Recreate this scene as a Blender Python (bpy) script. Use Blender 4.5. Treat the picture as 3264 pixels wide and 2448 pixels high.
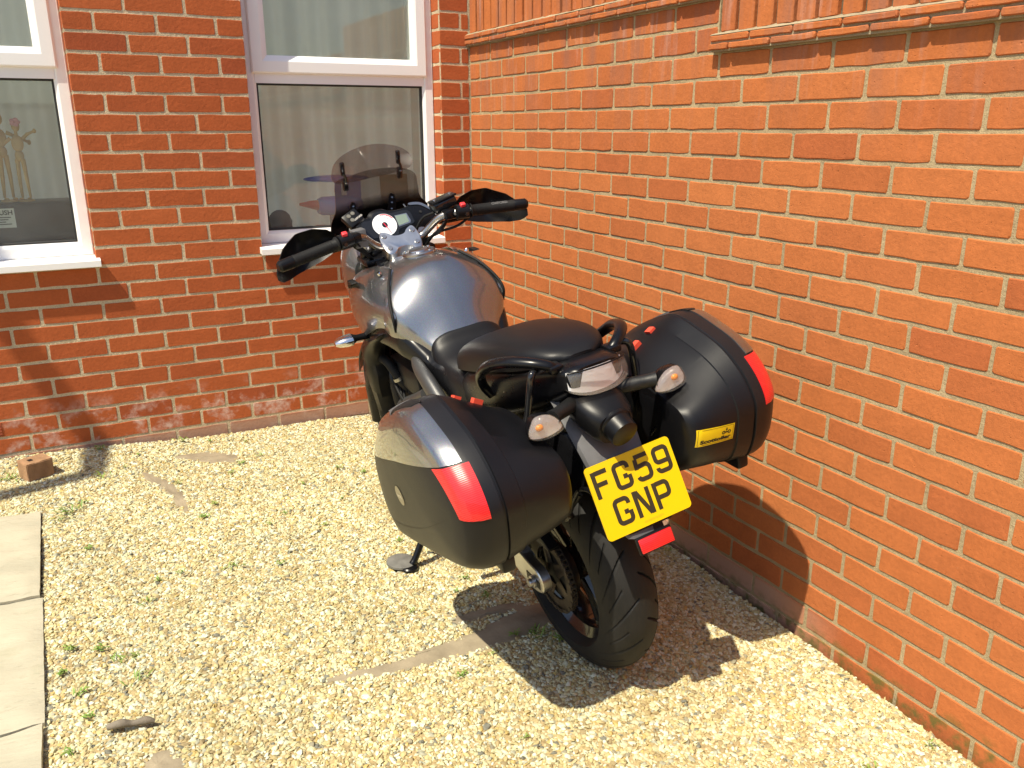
import bpy, bmesh, math, random
import numpy as np
from mathutils import Matrix, Vector
random.seed(7); rng = np.random.default_rng(7)
for o in list(bpy.data.objects): bpy.data.objects.remove(o)
scene = bpy.context.scene
C = scene.collection
# ------------------------------------------------------------------ camera
CAM = Vector((-1.8185, -3.8564, 1.2905)); yaw, pit, rol = .4865, -.2951, -.0034
fw = Vector((math.cos(pit)*math.sin(yaw), math.cos(pit)*math.cos(yaw), math.sin(pit)))
rt = Vector((math.cos(yaw), -math.sin(yaw), 0)); up = rt.cross(fw)
r2 = rt*math.cos(rol)+up*math.sin(rol); u2 = up*math.cos(rol)-rt*math.sin(rol)
cd = bpy.data.cameras.new('camera'); cam = bpy.data.objects.new('camera', cd); C.objects.link(cam)
cd.sensor_width = 36; cd.lens = 36*2689.8/3264; cd.clip_start = .05; cd.clip_end = 600
mw = Matrix.Identity(4)
for i in range(3):
    mw[i][0] = r2[i]; mw[i][1] = u2[i]; mw[i][2] = -fw[i]; mw[i][3] = CAM[i]
cam.matrix_world = mw; scene.camera = cam
# ------------------------------------------------------------------ sky, sun, exposure
SUN = Vector((-.47, -.18, .865)).normalized()
w = bpy.data.worlds.new('World'); scene.world = w; w.use_nodes = True
nt = w.node_tree; bg = nt.nodes['Background']
sky = nt.nodes.new('ShaderNodeTexSky'); sky.sky_type = 'NISHITA'; sky.sun_disc = False
sky.sun_elevation = math.asin(SUN.z); sky.sun_rotation = math.atan2(SUN.x, SUN.y)
sky.air_density = 1.0; sky.dust_density = 1.5; sky.ozone_density = 1.0
nt.links.new(sky.outputs[0], bg.inputs[0]); bg.inputs[1].default_value = .11
sl = bpy.data.lights.new('sun', 'SUN'); sl.energy = 4.6; sl.angle = math.radians(.55); sl.color = (1.0, .915, .73)
so = bpy.data.objects.new('sun', sl); C.objects.link(so)
so.rotation_euler = SUN.to_track_quat('Z', 'Y').to_euler(); so.location = SUN*20
vs = scene.view_settings; vs.view_transform = 'Standard'; vs.look = 'None'; vs.gamma = 1; vs.exposure = .48
vs.use_curve_mapping = False
# ------------------------------------------------------------------ material helpers
MATS = {}
def N(nt, t, **k):
    n = nt.nodes.new(t)
    for a, b in k.items(): setattr(n, a, b)
    return n
def base_mat(name):
    m = bpy.data.materials.new(name); m.use_nodes = True; MATS[name] = m
    return m, m.node_tree, m.node_tree.nodes['Principled BSDF']
def mat(name, col, rough=.5, metal=0, coat=0, bump=0, bscale=300, var=0, vscale=20, spec=.5, coord='Object', trans=0, ior=1.45, sheen=0):
    m, nt, b = base_mat(name); L = nt.links.new
    b.inputs['Base Color'].default_value = (*col, 1); b.inputs['Roughness'].default_value = rough
    b.inputs['Metallic'].default_value = metal; b.inputs['Coat Weight'].default_value = coat
    b.inputs['Coat Roughness'].default_value = .04; b.inputs['Specular IOR Level'].default_value = spec
    b.inputs['Transmission Weight'].default_value = trans; b.inputs['IOR'].default_value = ior
    if sheen: b.inputs['Sheen Weight'].default_value = sheen
    tc = N(nt, 'ShaderNodeTexCoord')
    if var:
        n = N(nt, 'ShaderNodeTexNoise'); n.inputs['Scale'].default_value = vscale; n.inputs['Detail'].default_value = 6
        L(tc.outputs[coord], n.inputs['Vector'])
        mr = N(nt, 'ShaderNodeMapRange'); mr.inputs[1].default_value = .25; mr.inputs[2].default_value = .75
        mr.inputs[3].default_value = 1-var; mr.inputs[4].default_value = 1+var; L(n.outputs[0], mr.inputs[0])
        mx = N(nt, 'ShaderNodeMix', data_type='RGBA', blend_type='MULTIPLY'); mx.inputs[0].default_value = 1
        mx.inputs[6].default_value = (*col, 1); L(mr.outputs[0], mx.inputs[7]); L(mx.outputs[2], b.inputs['Base Color'])
        r2_ = N(nt, 'ShaderNodeMapRange'); r2_.inputs[3].default_value = max(.03, rough*(1-var*.6)); r2_.inputs[4].default_value = min(1, rough*(1+var*.6))
        L(n.outputs[0], r2_.inputs[0]); L(r2_.outputs[0], b.inputs['Roughness'])
    if bump:
        n2 = N(nt, 'ShaderNodeTexNoise'); n2.inputs['Scale'].default_value = bscale; n2.inputs['Detail'].default_value = 4
        L(tc.outputs[coord], n2.inputs['Vector'])
        bp = N(nt, 'ShaderNodeBump'); bp.inputs['Strength'].default_value = bump; bp.inputs['Distance'].default_value = .002
        L(n2.outputs[0], bp.inputs['Height']); L(bp.outputs[0], b.inputs['Normal'])
    return m
def ramp(nt, fac, stops, interp='LINEAR'):
    r = N(nt, 'ShaderNodeValToRGB'); r.color_ramp.interpolation = interp
    e = r.color_ramp.elements
    while len(e) < len(stops): e.new(.5)
    for el, (p, c) in zip(e, stops): el.position = p; el.color = (*c, 1)
    nt.links.new(fac, r.inputs[0]); return r
def noise(nt, vec, scale, detail=5, rough=.55):
    n = N(nt, 'ShaderNodeTexNoise'); n.inputs['Scale'].default_value = scale; n.inputs['Detail'].default_value = detail
    n.inputs['Roughness'].default_value = rough; nt.links.new(vec, n.inputs['Vector']); return n.outputs[0]
def maprange(nt, v, a, b, c=0, d=1):
    m = N(nt, 'ShaderNodeMapRange'); m.inputs[1].default_value = a; m.inputs[2].default_value = b
    m.inputs[3].default_value = c; m.inputs[4].default_value = d; nt.links.new(v, m.inputs[0]); return m.outputs[0]
def math_(nt, op, a, b):
    m = N(nt, 'ShaderNodeMath', operation=op)
    for i, v in enumerate((a, b)):
        if isinstance(v, (int, float)): m.inputs[i].default_value = v
        else: nt.links.new(v, m.inputs[i])
    return m.outputs[0]
def mixc(nt, fac, a, b, mode='MIX'):
    m = N(nt, 'ShaderNodeMix', data_type='RGBA', blend_type=mode)
    for i, v in ((0, fac), (6, a), (7, b)):
        if isinstance(v, (int, float)): m.inputs[i].default_value = v
        elif isinstance(v, tuple): m.inputs[i].default_value = (*v, 1)
        else: nt.links.new(v, m.inputs[i])
    return m.outputs[2]
def bumpn(nt, h, b, strength, dist, prev=None):
    n = N(nt, 'ShaderNodeBump'); n.inputs['Strength'].default_value = strength; n.inputs['Distance'].default_value = dist
    nt.links.new(h, n.inputs['Height'])
    if prev is not None: nt.links.new(prev, n.inputs['Normal'])
    if b is not None: nt.links.new(n.outputs[0], b.inputs['Normal'])
    return n.outputs[0]

def schlick(nt, f0):
    g = N(nt, 'ShaderNodeNewGeometry'); d = N(nt, 'ShaderNodeVectorMath', operation='DOT_PRODUCT')
    nt.links.new(g.outputs['Incoming'], d.inputs[0]); nt.links.new(g.outputs['Normal'], d.inputs[1])
    c = math_(nt, 'SUBTRACT', 1, math_(nt, 'ABSOLUTE', d.outputs['Value'], 0)); p = math_(nt, 'POWER', c, 5)
    return math_(nt, 'ADD', math_(nt, 'MULTIPLY', p, 1-f0), f0)
def brick_mat(name, kind):
    m, nt, b = base_mat(name); L = nt.links.new
    oi = N(nt, 'ShaderNodeObjectInfo'); g = N(nt, 'ShaderNodeNewGeometry'); pos = g.outputs['Position']
    sx = N(nt, 'ShaderNodeSeparateXYZ'); L(pos, sx.inputs[0]); z = sx.outputs[2]
    if kind == 'house':
        cols = [(0, (.40, .098, .031)), (.35, (.445, .112, .035)), (.6, (.38, .091, .031)), (.8, (.475, .124, .039)), (1, (.345, .080, .030))]
    else:
        cols = [(0, (.44, .134, .040)), (.3, (.48, .151, .046)), (.55, (.42, .125, .040)), (.8, (.50, .164, .051)), (1, (.40, .113, .038))]
    r = ramp(nt, oi.outputs['Random'], cols)
    n1 = noise(nt, pos, 14, 4); n2 = noise(nt, pos, 90, 6, .6)
    c = mixc(nt, 1, r.outputs[0], maprange(nt, n1, .3, .7, .92, 1.07), 'MULTIPLY')
    c = mixc(nt, 1, c, maprange(nt, n2, .3, .7, .91, 1.08), 'MULTIPLY')
    sp = noise(nt, pos, 260, 2, .5)
    c = mixc(nt, maprange(nt, sp, .74, .80, 0, .55), c, (.62, .38, .24))        # pale sand specks
    c = mixc(nt, maprange(nt, noise(nt, pos, 170, 2), .72, .79, 0, .7), c, (.13, .035, .02))  # dark pits
    if kind == 'house':   # lime bloom on the lowest courses
        e = noise(nt, pos, 9, 6, .65); band = maprange(nt, z, .215, .10, 0, 1)
        f = math_(nt, 'MULTIPLY', maprange(nt, e, .50, .62), band)
        f = math_(nt, 'MULTIPLY', f, maprange(nt, noise(nt, pos, 60, 4), .35, .6, .35, 1))
        c = mixc(nt, math_(nt, 'MULTIPLY', f, .6), c, (.74, .62, .56))
        low = maprange(nt, z, .012, -.02, 0, .75)
        c = mixc(nt, low, c, (.42, .29, .22))
    else:                 # rain runs below the coping, damp foot
        st = N(nt, 'ShaderNodeMapping'); st.inputs['Scale'].default_value = (1, 11, 1.2); L(pos, st.inputs[0])
        e = noise(nt, st.outputs[0], 1.0, 5, .6)
        top = maprange(nt, z, 1.20, 1.60, 0, 1)
        f = math_(nt, 'MULTIPLY', maprange(nt, e, .47, .66), top)
        c = mixc(nt, math_(nt, 'MULTIPLY', f, .6), c, (.24, .12, .09))
        e2 = noise(nt, st.outputs[0], 1.9, 4, .6)
        f2 = math_(nt, 'MULTIPLY', maprange(nt, e2, .56, .68), top)
        c = mixc(nt, math_(nt, 'MULTIPLY', f2, .22), c, (.55, .42, .38))
        sy = maprange(nt, sx.outputs[1], -2.45, -2.15, 0, 1)
        low = math_(nt, 'MULTIPLY', maprange(nt, z, -.08, -.10, 0, .75), sy)
        c = mixc(nt, low, c, (.44, .32, .25))
        moss = math_(nt, 'MULTIPLY', maprange(nt, z, -.125, -.165, 0, 1), maprange(nt, noise(nt, pos, 22, 4), .45, .62))
        c = mixc(nt, math_(nt, 'MULTIPLY', moss, .8), c, (.10, .12, .03))
    L(c, b.inputs['Base Color']); b.inputs['Roughness'].default_value = .92; b.inputs['Specular IOR Level'].default_value = .25
    p = bumpn(nt, noise(nt, pos, 320, 4, .6), None, .55, .0012)
    p = bumpn(nt, noise(nt, pos, 70, 4), None, .5, .003, p)
    bumpn(nt, maprange(nt, noise(nt, pos, 120, 2), .66, .78, 1, 0), b, .5, .003, p)
    return m
def mortar_mat(name, col):
    m, nt, b = base_mat(name); L = nt.links.new
    g = N(nt, 'ShaderNodeNewGeometry'); pos = g.outputs['Position']
    c = mixc(nt, maprange(nt, noise(nt, pos, 6, 5), .35, .65), col, tuple(v*.78 for v in col))
    c = mixc(nt, 1, c, maprange(nt, noise(nt, pos, 350, 3), .3, .7, .72, 1.18), 'MULTIPLY')
    c = mixc(nt, maprange(nt, noise(nt, pos, 30, 4), .62, .72, 0, .5), c, (.20, .16, .10))
    L(c, b.inputs['Base Color']); b.inputs['Roughness'].default_value = .95; b.inputs['Specular IOR Level'].default_value = .2
    p = bumpn(nt, noise(nt, pos, 420, 3), None, .9, .0015)
    bumpn(nt, noise(nt, pos, 90, 4), b, .8, .004, p)
    return m
BRH = brick_mat('brick_house', 'house'); BRG = brick_mat('brick_garden', 'garden')
MOH = mortar_mat('mortar_house', (.64, .53, .36)); MOG = mortar_mat('mortar_garden', (.46, .365, .215))
mat('upvc', (.90, .90, .89), .32, bump=.05, bscale=40, spec=.5)
mat('gasket', (.02, .02, .02), .6)
def glass_mat():
    m, nt, b = base_mat('window_glass'); L = nt.links.new; nt.nodes.remove(b)
    out = nt.nodes['Material Output']
    gl = N(nt, 'ShaderNodeBsdfGlossy'); gl.inputs['Roughness'].default_value = .012; gl.inputs['Color'].default_value = (.95, 1, .97, 1)
    tr = N(nt, 'ShaderNodeBsdfTransparent'); tr.inputs['Color'].default_value = (.90, .94, .91, 1)
    df = N(nt, 'ShaderNodeBsdfDiffuse'); df.inputs['Color'].default_value = (.72, .74, .74, 1)
    f = math_(nt, 'MULTIPLY', schlick(nt, .043), 1.35)
    mx = N(nt, 'ShaderNodeMixShader'); L(f, mx.inputs[0]); L(tr.outputs[0], mx.inputs[1]); L(gl.outputs[0], mx.inputs[2])
    g = N(nt, 'ShaderNodeNewGeometry'); d = maprange(nt, noise(nt, g.outputs['Position'], 5, 6), .35, .75, .05, .10)
    m2 = N(nt, 'ShaderNodeMixShader'); L(d, m2.inputs[0]); L(mx.outputs[0], m2.inputs[1]); L(df.outputs[0], m2.inputs[2])
    w_ = N(nt, 'ShaderNodeBump'); w_.inputs['Strength'].default_value = .03; w_.inputs['Distance'].default_value = .02
    L(noise(nt, g.outputs['Position'], 2.2, 1), w_.inputs['Height']); L(w_.outputs[0], gl.inputs['Normal'])
    L(m2.outputs[0], out.inputs[0]); return m
glass_mat()
def tint_mat(name, z0, z1, dark, clear):
    """smoked acrylic; printed black fade towards the bottom of the screen (object Z)"""
    m, nt, b = base_mat(name); L = nt.links.new; nt.nodes.remove(b); out = nt.nodes['Material Output']
    tc = N(nt, 'ShaderNodeTexCoord'); sx = N(nt, 'ShaderNodeSeparateXYZ'); L(tc.outputs['Object'], sx.inputs[0])
    f = maprange(nt, sx.outputs[2], z0, z1)
    col = mixc(nt, f, dark, clear)
    tr = N(nt, 'ShaderNodeBsdfTransparent'); L(col, tr.inputs[0])
    gl = N(nt, 'ShaderNodeBsdfGlossy'); gl.inputs['Roughness'].default_value = .03
    mx = N(nt, 'ShaderNodeMixShader'); L(schlick(nt, .039), mx.inputs[0]); L(tr.outputs[0], mx.inputs[1]); L(gl.outputs[0], mx.inputs[2])
    L(mx.outputs[0], out.inputs[0]); return m
tint_mat('screen_main', 1.125, 1.175, (.05, .04, .04), (.70, .67, .66))
tint_mat('screen_flip', .9, 1.0, (.80, .75, .745), (.80, .75, .745))
def lens_mat(name, col, a):
    m, nt, b = base_mat(name); L = nt.links.new; nt.nodes.remove(b); out = nt.nodes['Material Output']
    tr = N(nt, 'ShaderNodeBsdfTransparent'); tr.inputs[0].default_value = (*col, 1)
    gl = N(nt, 'ShaderNodeBsdfGlossy'); gl.inputs['Roughness'].default_value = .05
    tc = N(nt, 'ShaderNodeTexCoord'); wv = N(nt, 'ShaderNodeTexWave'); wv.inputs['Scale'].default_value = 110; wv.bands_direction = 'Y'
    L(tc.outputs['Object'], wv.inputs['Vector']); bpn = N(nt, 'ShaderNodeBump'); bpn.inputs['Strength'].default_value = .3; bpn.inputs['Distance'].default_value = .002
    L(wv.outputs[1], bpn.inputs['Height']); L(bpn.outputs[0], gl.inputs['Normal'])
    df = N(nt, 'ShaderNodeBsdfDiffuse'); df.inputs[0].default_value = (.75, .72, .68, 1); L(bpn.outputs[0], df.inputs['Normal'])
    mx = N(nt, 'ShaderNodeMixShader'); mx.inputs[0].default_value = a; L(tr.outputs[0], mx.inputs[1]); L(df.outputs[0], mx.inputs[2])
    m2 = N(nt, 'ShaderNodeMixShader'); m2.inputs[0].default_value = .14; L(mx.outputs[0], m2.inputs[1]); L(gl.outputs[0], m2.inputs[2])
    L(m2.outputs[0], out.inputs[0]); return m
lens_mat('clear_lens', (.97, .97, .96), .05); lens_mat('tail_lens', (.90, .87, .85), .10)
def red_mat():
    m, nt, b = base_mat('red_reflector'); L = nt.links.new
    tc = N(nt, 'ShaderNodeTexCoord'); dt = N(nt, 'ShaderNodeVectorMath', operation='DOT_PRODUCT'); dt.inputs[1].default_value = (.50, 0, .866); L(tc.outputs['Object'], dt.inputs[0])
    sn = math_(nt, 'SINE', math_(nt, 'MULTIPLY', dt.outputs['Value'], 6.2832/.0042), 0); st_ = maprange(nt, sn, -1, 1)
    c = mixc(nt, st_, (.62, .008, .012), (.85, .030, .03)); L(c, b.inputs['Base Color'])
    b.inputs['Roughness'].default_value = .30; b.inputs['Coat Weight'].default_value = .5
    bumpn(nt, st_, b, .25, .001); return m
red_mat()
def paint_mat():
    m, nt, b = base_mat('metallic_grey'); L = nt.links.new
    tc = N(nt, 'ShaderNodeTexCoord')
    v = N(nt, 'ShaderNodeTexVoronoi'); v.inputs['Scale'].default_value = 900; L(tc.outputs['Object'], v.inputs['Vector'])
    c = mixc(nt, .22, (.27, .275, .285), v.outputs['Color'], 'OVERLAY'); L(c, b.inputs['Base Color'])
    b.inputs['Metallic'].default_value = .92; b.inputs['Roughness'].default_value = .31
    b.inputs['Coat Weight'].default_value = 1; b.inputs['Coat Roughness'].default_value = .025; b.inputs['Coat IOR'].default_value = 1.8
    return m
paint_mat()
mat('black_plastic', (.006, .006, .007), .36, bump=.10, bscale=700, var=.15, vscale=12, spec=.35)
mat('pannier_plastic', (.0055, .0055, .007), .40, bump=.14, bscale=650, var=.12, vscale=9, spec=.4)
mat('lid_plastic', (.009, .009, .011), .42, bump=.14, bscale=650, var=.12, vscale=9, spec=.4)
mat('gloss_black', (.012, .012, .013), .16, coat=.5)
mat('satin_black', (.005, .005, .006), .28, var=.2, vscale=30, spec=.4)
mat('grey_plastic', (.13, .13, .135), .55, bump=.2, bscale=500, var=.2, vscale=15)
mat('frame_satin', (.10, .10, .10), .42, metal=.6, bump=.3, bscale=500)
mat('vinyl', (.0055, .0055, .0065), .44, bump=.12, bscale=420, var=.12, vscale=8, spec=.4)
mat('rubber', (.012, .012, .012), .62, bump=.2, bscale=300, var=.3, vscale=10, spec=.3)
mat('tyre_rubber', (.020, .0195, .019), .66, bump=.15, bscale=260, var=.35, vscale=9, spec=.3)
mat('alloy', (.62, .62, .62), .30, metal=1, var=.12, vscale=25, bump=.06, bscale=200)
mat('cast_alloy', (.50, .51, .52), .42, metal=.9, var=.2, vscale=20, bump=.15, bscale=300)
mat('titanium_tube', (.42, .40, .37), .26, metal=1)
mat('steel', (.45, .45, .46), .3, metal=1); mat('chrome', (.75, .75, .76), .12, metal=1)
mat('chain_steel', (.10, .085, .07), .45, metal=.8, var=.3, vscale=60)
mat('engine_black', (.010, .010, .010), .5, var=.3, vscale=25, bump=.2, bscale=200)
mat('lamp_silver', (.84, .88, .96), .25, metal=.3, bump=.8, bscale=110); mat('dial_white', (.86, .87, .90), .35); mat('dial_red', (.7, .02, .05), .4); mat('print_black', (.015, .015, .015), .5)
mat('lcd', (.20, .26, .22), .18); mat('switch_red', (.85, .05, .06), .4); mat('latch_red', (.85, .09, .05), .35)
mat('orange_plastic', (.80, .18, .03), .35); mat('amber', (.9, .30, .05), .25)
def plate_mat():
    m, nt, b = base_mat('plate_yellow'); L = nt.links.new
    tc = N(nt, 'ShaderNodeTexCoord'); n = noise(nt, tc.outputs['Object'], 30, 5)
    L(mixc(nt, maprange(nt, n, .6, .75, 0, .25), (.78, .52, .003), (.55, .37, .015)), b.inputs['Base Color'])
    b.inputs['Roughness'].default_value = .28; return m
plate_mat()
def worn_print():
    m, nt, b = base_mat('plate_print'); L = nt.links.new
    tc = N(nt, 'ShaderNodeTexCoord'); n = noise(nt, tc.outputs['Object'], 120, 6, .7)
    L(mixc(nt, maprange(nt, n, .66, .72, 0, .6), (.035, .028, .015), (.40, .30, .03)), b.inputs['Base Color']); b.inputs['Roughness'].default_value = .4
worn_print()
mat('sticker_yellow', (.85, .62, .01), .35); mat('badge', (.34, .31, .24), .3, metal=.7)
mat('badge_text', (.75, .70, .6), .35, metal=.5); mat('grip_text', (.16, .16, .16), .5); mat('faint_print', (.62, .42, .02), .4)
mat('wood', (.62, .40, .18), .5, var=.15, vscale=30); mat('dark_wood', (.045, .028, .02), .4, var=.3, vscale=10)
mat('fence_wood', (.16, .09, .05), .85, var=.3, vscale=6); mat('pink', (.75, .35, .40), .6); mat('paper', (.62, .62, .58), .7); mat('toy_blue', (.03, .06, .42), .3); mat('toy_red', (.55, .05, .03), .35); mat('cloth_dark', (.03, .03, .03), .95, bump=.8, bscale=120)
mat('card', (.45, .30, .15), .8, var=.1); mat('room_wall', (.70, .69, .65), .9); mat('room_floor', (.20, .15, .10), .8)
mat('curtain', (.82, .82, .79), .95, bump=.3, bscale=60)
cm = MATS['curtain']; nt = cm.node_tree; tl_ = N(nt, 'ShaderNodeBsdfTranslucent'); tl_.inputs[0].default_value = (.95, .96, .95, 1)
mxs = N(nt, 'ShaderNodeMixShader'); mxs.inputs[0].default_value = .75; nt.links.new(nt.nodes['Principled BSDF'].outputs[0], mxs.inputs[1]); nt.links.new(tl_.outputs[0], mxs.inputs[2]); nt.links.new(mxs.outputs[0], nt.nodes['Material Output'].inputs[0])
mat('stone_slab', (.44, .40, .29), .9, spec=.2)
nt = MATS['stone_slab'].node_tree; b_ = nt.nodes['Principled BSDF']; g = N(nt, 'ShaderNodeNewGeometry'); mpg = N(nt, 'ShaderNodeMapping'); mpg.inputs['Scale'].default_value = (.45, 1.6, 1); nt.links.new(g.outputs['Position'], mpg.inputs[0]); pv_ = mpg.outputs[0]
c_ = mixc(nt, maprange(nt, noise(nt, pv_, 4, 6), .35, .68), (.52, .48, .36), (.41, .385, .29))
c_ = mixc(nt, maprange(nt, noise(nt, pv_, 38, 6, .7), .58, .70, 0, .5), c_, (.24, .22, .16))
c_ = mixc(nt, maprange(nt, noise(nt, g.outputs['Position'], 11, 5), .60, .72, 0, .2), c_, (.30, .30, .17))
nt.links.new(c_, b_.inputs['Base Color']); p_ = bumpn(nt, noise(nt, pv_, 9, 6, .6), None, .7, .012); bumpn(nt, noise(nt, pv_, 70, 5), b_, .5, .003, p_)
mat('fabric', (.31, .26, .18), .95, bump=.8, bscale=60, var=.25, vscale=14, spec=.1)
mat('loose_brick', (.36, .215, .12), .95, bump=1, bscale=120, var=.3, vscale=14, spec=.2)
mat('twig', (.20, .17, .13), .95, bump=1, bscale=80, var=.35, vscale=20); mat('puck', (.16, .155, .14), .85, bump=.5, bscale=120, var=.3, vscale=30)
mat('terracotta', (.40, .105, .05), .9, bump=.4, bscale=200); mat('roof_tile', (.20, .09, .06), .9, var=.3, vscale=3); mat('grey_pipe', (.05, .05, .05), .4)
def leaf_mat():
    m, nt, b = base_mat('leaf'); L = nt.links.new
    oi = N(nt, 'ShaderNodeObjectInfo'); r = ramp(nt, oi.outputs['Random'], [(0, (.14, .24, .035)), (.5, (.19, .31, .05)), (1, (.27, .33, .08))])
    L(r.outputs[0], b.inputs['Base Color']); b.inputs['Roughness'].default_value = .6
    b.inputs['Subsurface Weight'].default_value = 0
leaf_mat()
def pebble_mat():
    m, nt, b = base_mat('pebble'); L = nt.links.new
    oi = N(nt, 'ShaderNodeObjectInfo'); tc = N(nt, 'ShaderNodeTexCoord')
    S_ = [(0, (.66, .54, .31)), (.11, (.76, .69, .51)), (.22, (.62, .48, .27)), (.31, (.80, .76, .64)), (.42, (.68, .58, .38)), (.51, (.54, .40, .23)),
          (.58, (.86, .84, .77)), (.67, (.72, .63, .44)), (.76, (.42, .31, .19)), (.81, (.76, .70, .52)), (.87, (.50, .47, .41)), (.92, (.66, .47, .20)), (.95, (.36, .31, .25)), (.975, (.24, .225, .21))]
    r = ramp(nt, oi.outputs['Random'], S_, 'CONSTANT')
    n = noise(nt, tc.outputs['Object'], 1.6, 4)
    c = mixc(nt, 1, r.outputs[0], maprange(nt, n, .3, .7, .66, .98), 'MULTIPLY'); c = mixc(nt, 1, c, (.95, 1.0, .84), 'MULTIPLY')
    g = N(nt, 'ShaderNodeNewGeometry'); big = noise(nt, g.outputs['Position'], 2.6, 4)
    c = mixc(nt, 1, c, maprange(nt, big, .35, .65, .90, 1.06), 'MULTIPLY')
    L(c, b.inputs['Base Color']); b.inputs['Roughness'].default_value = .75; b.inputs['Specular IOR Level'].default_value = .35
    return m
pebble_mat()
def ground_mat():
    m, nt, b = base_mat('gravel_bed'); L = nt.links.new
    g = N(nt, 'ShaderNodeNewGeometry'); v = N(nt, 'ShaderNodeTexVoronoi'); v.inputs['Scale'].default_value = 75; L(g.outputs['Position'], v.inputs['Vector'])
    r = ramp(nt, v.outputs['Color'], [(0, (.30, .22, .10)), (.5, (.46, .35, .18)), (1, (.58, .48, .28))])
    L(r.outputs[0], b.inputs['Base Color']); b.inputs['Roughness'].default_value = .95
    bumpn(nt, v.outputs['Distance'], b, .8, .006)
ground_mat()
# ------------------------------------------------------------------ mesh helpers
def mesh(name, V, F, smooth=None):
    me = bpy.data.meshes.new(name); me.from_pydata([tuple(map(float, v)) for v in V], [], [tuple(f) for f in F]); me.update()
    if smooth is not None:
        me.polygons.foreach_set('use_smooth', [True]*len(me.polygons)); me.set_sharp_from_angle(angle=math.radians(smooth))
    return me
def obj(name, me, m=None, parent=None, kind=None):
    if isinstance(me, tuple): me = mesh(name, *me)
    o = bpy.data.objects.new(name, me); C.objects.link(o)
    if m: o.data.materials.append(MATS[m] if isinstance(m, str) else m)
    if parent: o.parent = parent
    if kind: o['kind'] = kind
    return o
def tag(o, label, cat, group=None):
    o['label'] = label; o['category'] = cat
    if group: o['group'] = group
    return o
def empty(name, loc=(0, 0, 0)):
    o = bpy.data.objects.new(name, None); C.objects.link(o); o.location = loc; o.empty_display_size = .1; return o
def part(name, vf, m, parent, smooth=40, fix=True):
    V, F = vf; me = mesh(name, V, F, None)
    if fix:
        bm = bmesh.new(); bm.from_mesh(me); bmesh.ops.recalc_face_normals(bm, faces=bm.faces); bm.to_mesh(me); bm.free()
    if smooth: me.polygons.foreach_set('use_smooth', [True]*len(me.polygons)); me.set_sharp_from_angle(angle=math.radians(smooth))
    return obj(name, me, m, parent)
def join(*vfs):
    V, F = [], []
    for v, f in vfs:
        k = len(V); V += list(v); F += [tuple(i+k for i in q) for q in f]
    return V, F
def box(x0, x1, y0, y1, z0, z1):
    V = [(x, y, z) for x in (x0, x1) for y in (y0, y1) for z in (z0, z1)]
    return V, [(0, 1, 3, 2), (4, 6, 7, 5), (0, 4, 5, 1), (2, 3, 7, 6), (0, 2, 6, 4), (1, 5, 7, 3)]
def bbox(x0, x1, y0, y1, z0, z1, b=.004, seg=2):
    bm = bmesh.new(); V, F = box(x0, x1, y0, y1, z0, z1)
    vs_ = [bm.verts.new(v) for v in V]; [bm.faces.new([vs_[i] for i in f]) for f in F]
    bmesh.ops.recalc_face_normals(bm, faces=bm.faces)
    bmesh.ops.bevel(bm, geom=bm.edges[:], offset=b, segments=seg, affect='EDGES', profile=.5)
    bm.verts.index_update(); out = ([tuple(v.co) for v in bm.verts], [tuple(v.index for v in f.verts) for f in bm.faces]); bm.free(); return out
def xf(vf, M_):
    return [tuple(M_ @ Vector(v)) for v in vf[0]], vf[1]
def cr(P, n, closed=False):
    """Catmull-Rom through points P, n samples"""
    P = np.array(P, float); k = len(P); out = []
    T = np.linspace(0, k if closed else k-1, n, endpoint=not closed)
    for t in T:
        i = int(t); 
        if not closed and i >= k-1: i = k-2
        u = t-i
        g = (lambda j: P[j % k]) if closed else (lambda j: P[min(max(j, 0), k-1)] if 0 <= j < k else (2*P[0]-P[1] if j < 0 else 2*P[-1]-P[-2]))
        a, b, c, d = g(i-1), g(i), g(i+1), g(i+2)
        out.append(.5*((2*b)+(c-a)*u+(2*a-5*b+4*c-d)*u*u+(3*b-a-3*c+d)*u**3))
    return np.array(out)
def loft(secs, closed=True, caps=True):
    n = len(secs[0]); V = [tuple(p) for s in secs for p in s]; F = []
    for i in range(len(secs)-1):
        for j in range(n if closed else n-1):
            a, b = i*n+j, i*n+(j+1) % n; F.append((a, b, b+n, a+n))
    if caps and closed:
        F.append(tuple(range(n-1, -1, -1))); F.append(tuple((len(secs)-1)*n+j for j in range(n)))
    return V, F
def tube(path, r, seg=10, smooth_n=None, flat=1.0, upv=(0, 0, 1)):
    P = np.array(path, float)
    R = np.full(len(P), r) if np.isscalar(r) else np.array(r, float)
    if smooth_n:
        R = np.interp(np.linspace(0, len(P)-1, smooth_n), np.arange(len(P)), R); P = cr(P, smooth_n)
    T = np.gradient(P, axis=0); T /= np.linalg.norm(T, axis=1)[:, None]
    a = np.array(upv, float)
    if abs(T[0] @ a) > .95: a = np.array([1., 0, 0])
    secs = []; nrm = a-T[0]*(a @ T[0]); nrm /= np.linalg.norm(nrm)
    for p, t, q in zip(P, T, R):
        nrm = nrm-t*(nrm @ t); nrm /= np.linalg.norm(nrm); bn = np.cross(t, nrm)
        secs.append([p+q*(math.cos(x)*nrm+flat*math.sin(x)*bn) for x in np.linspace(0, 2*math.pi, seg, endpoint=False)])
    return loft(secs)
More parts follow.
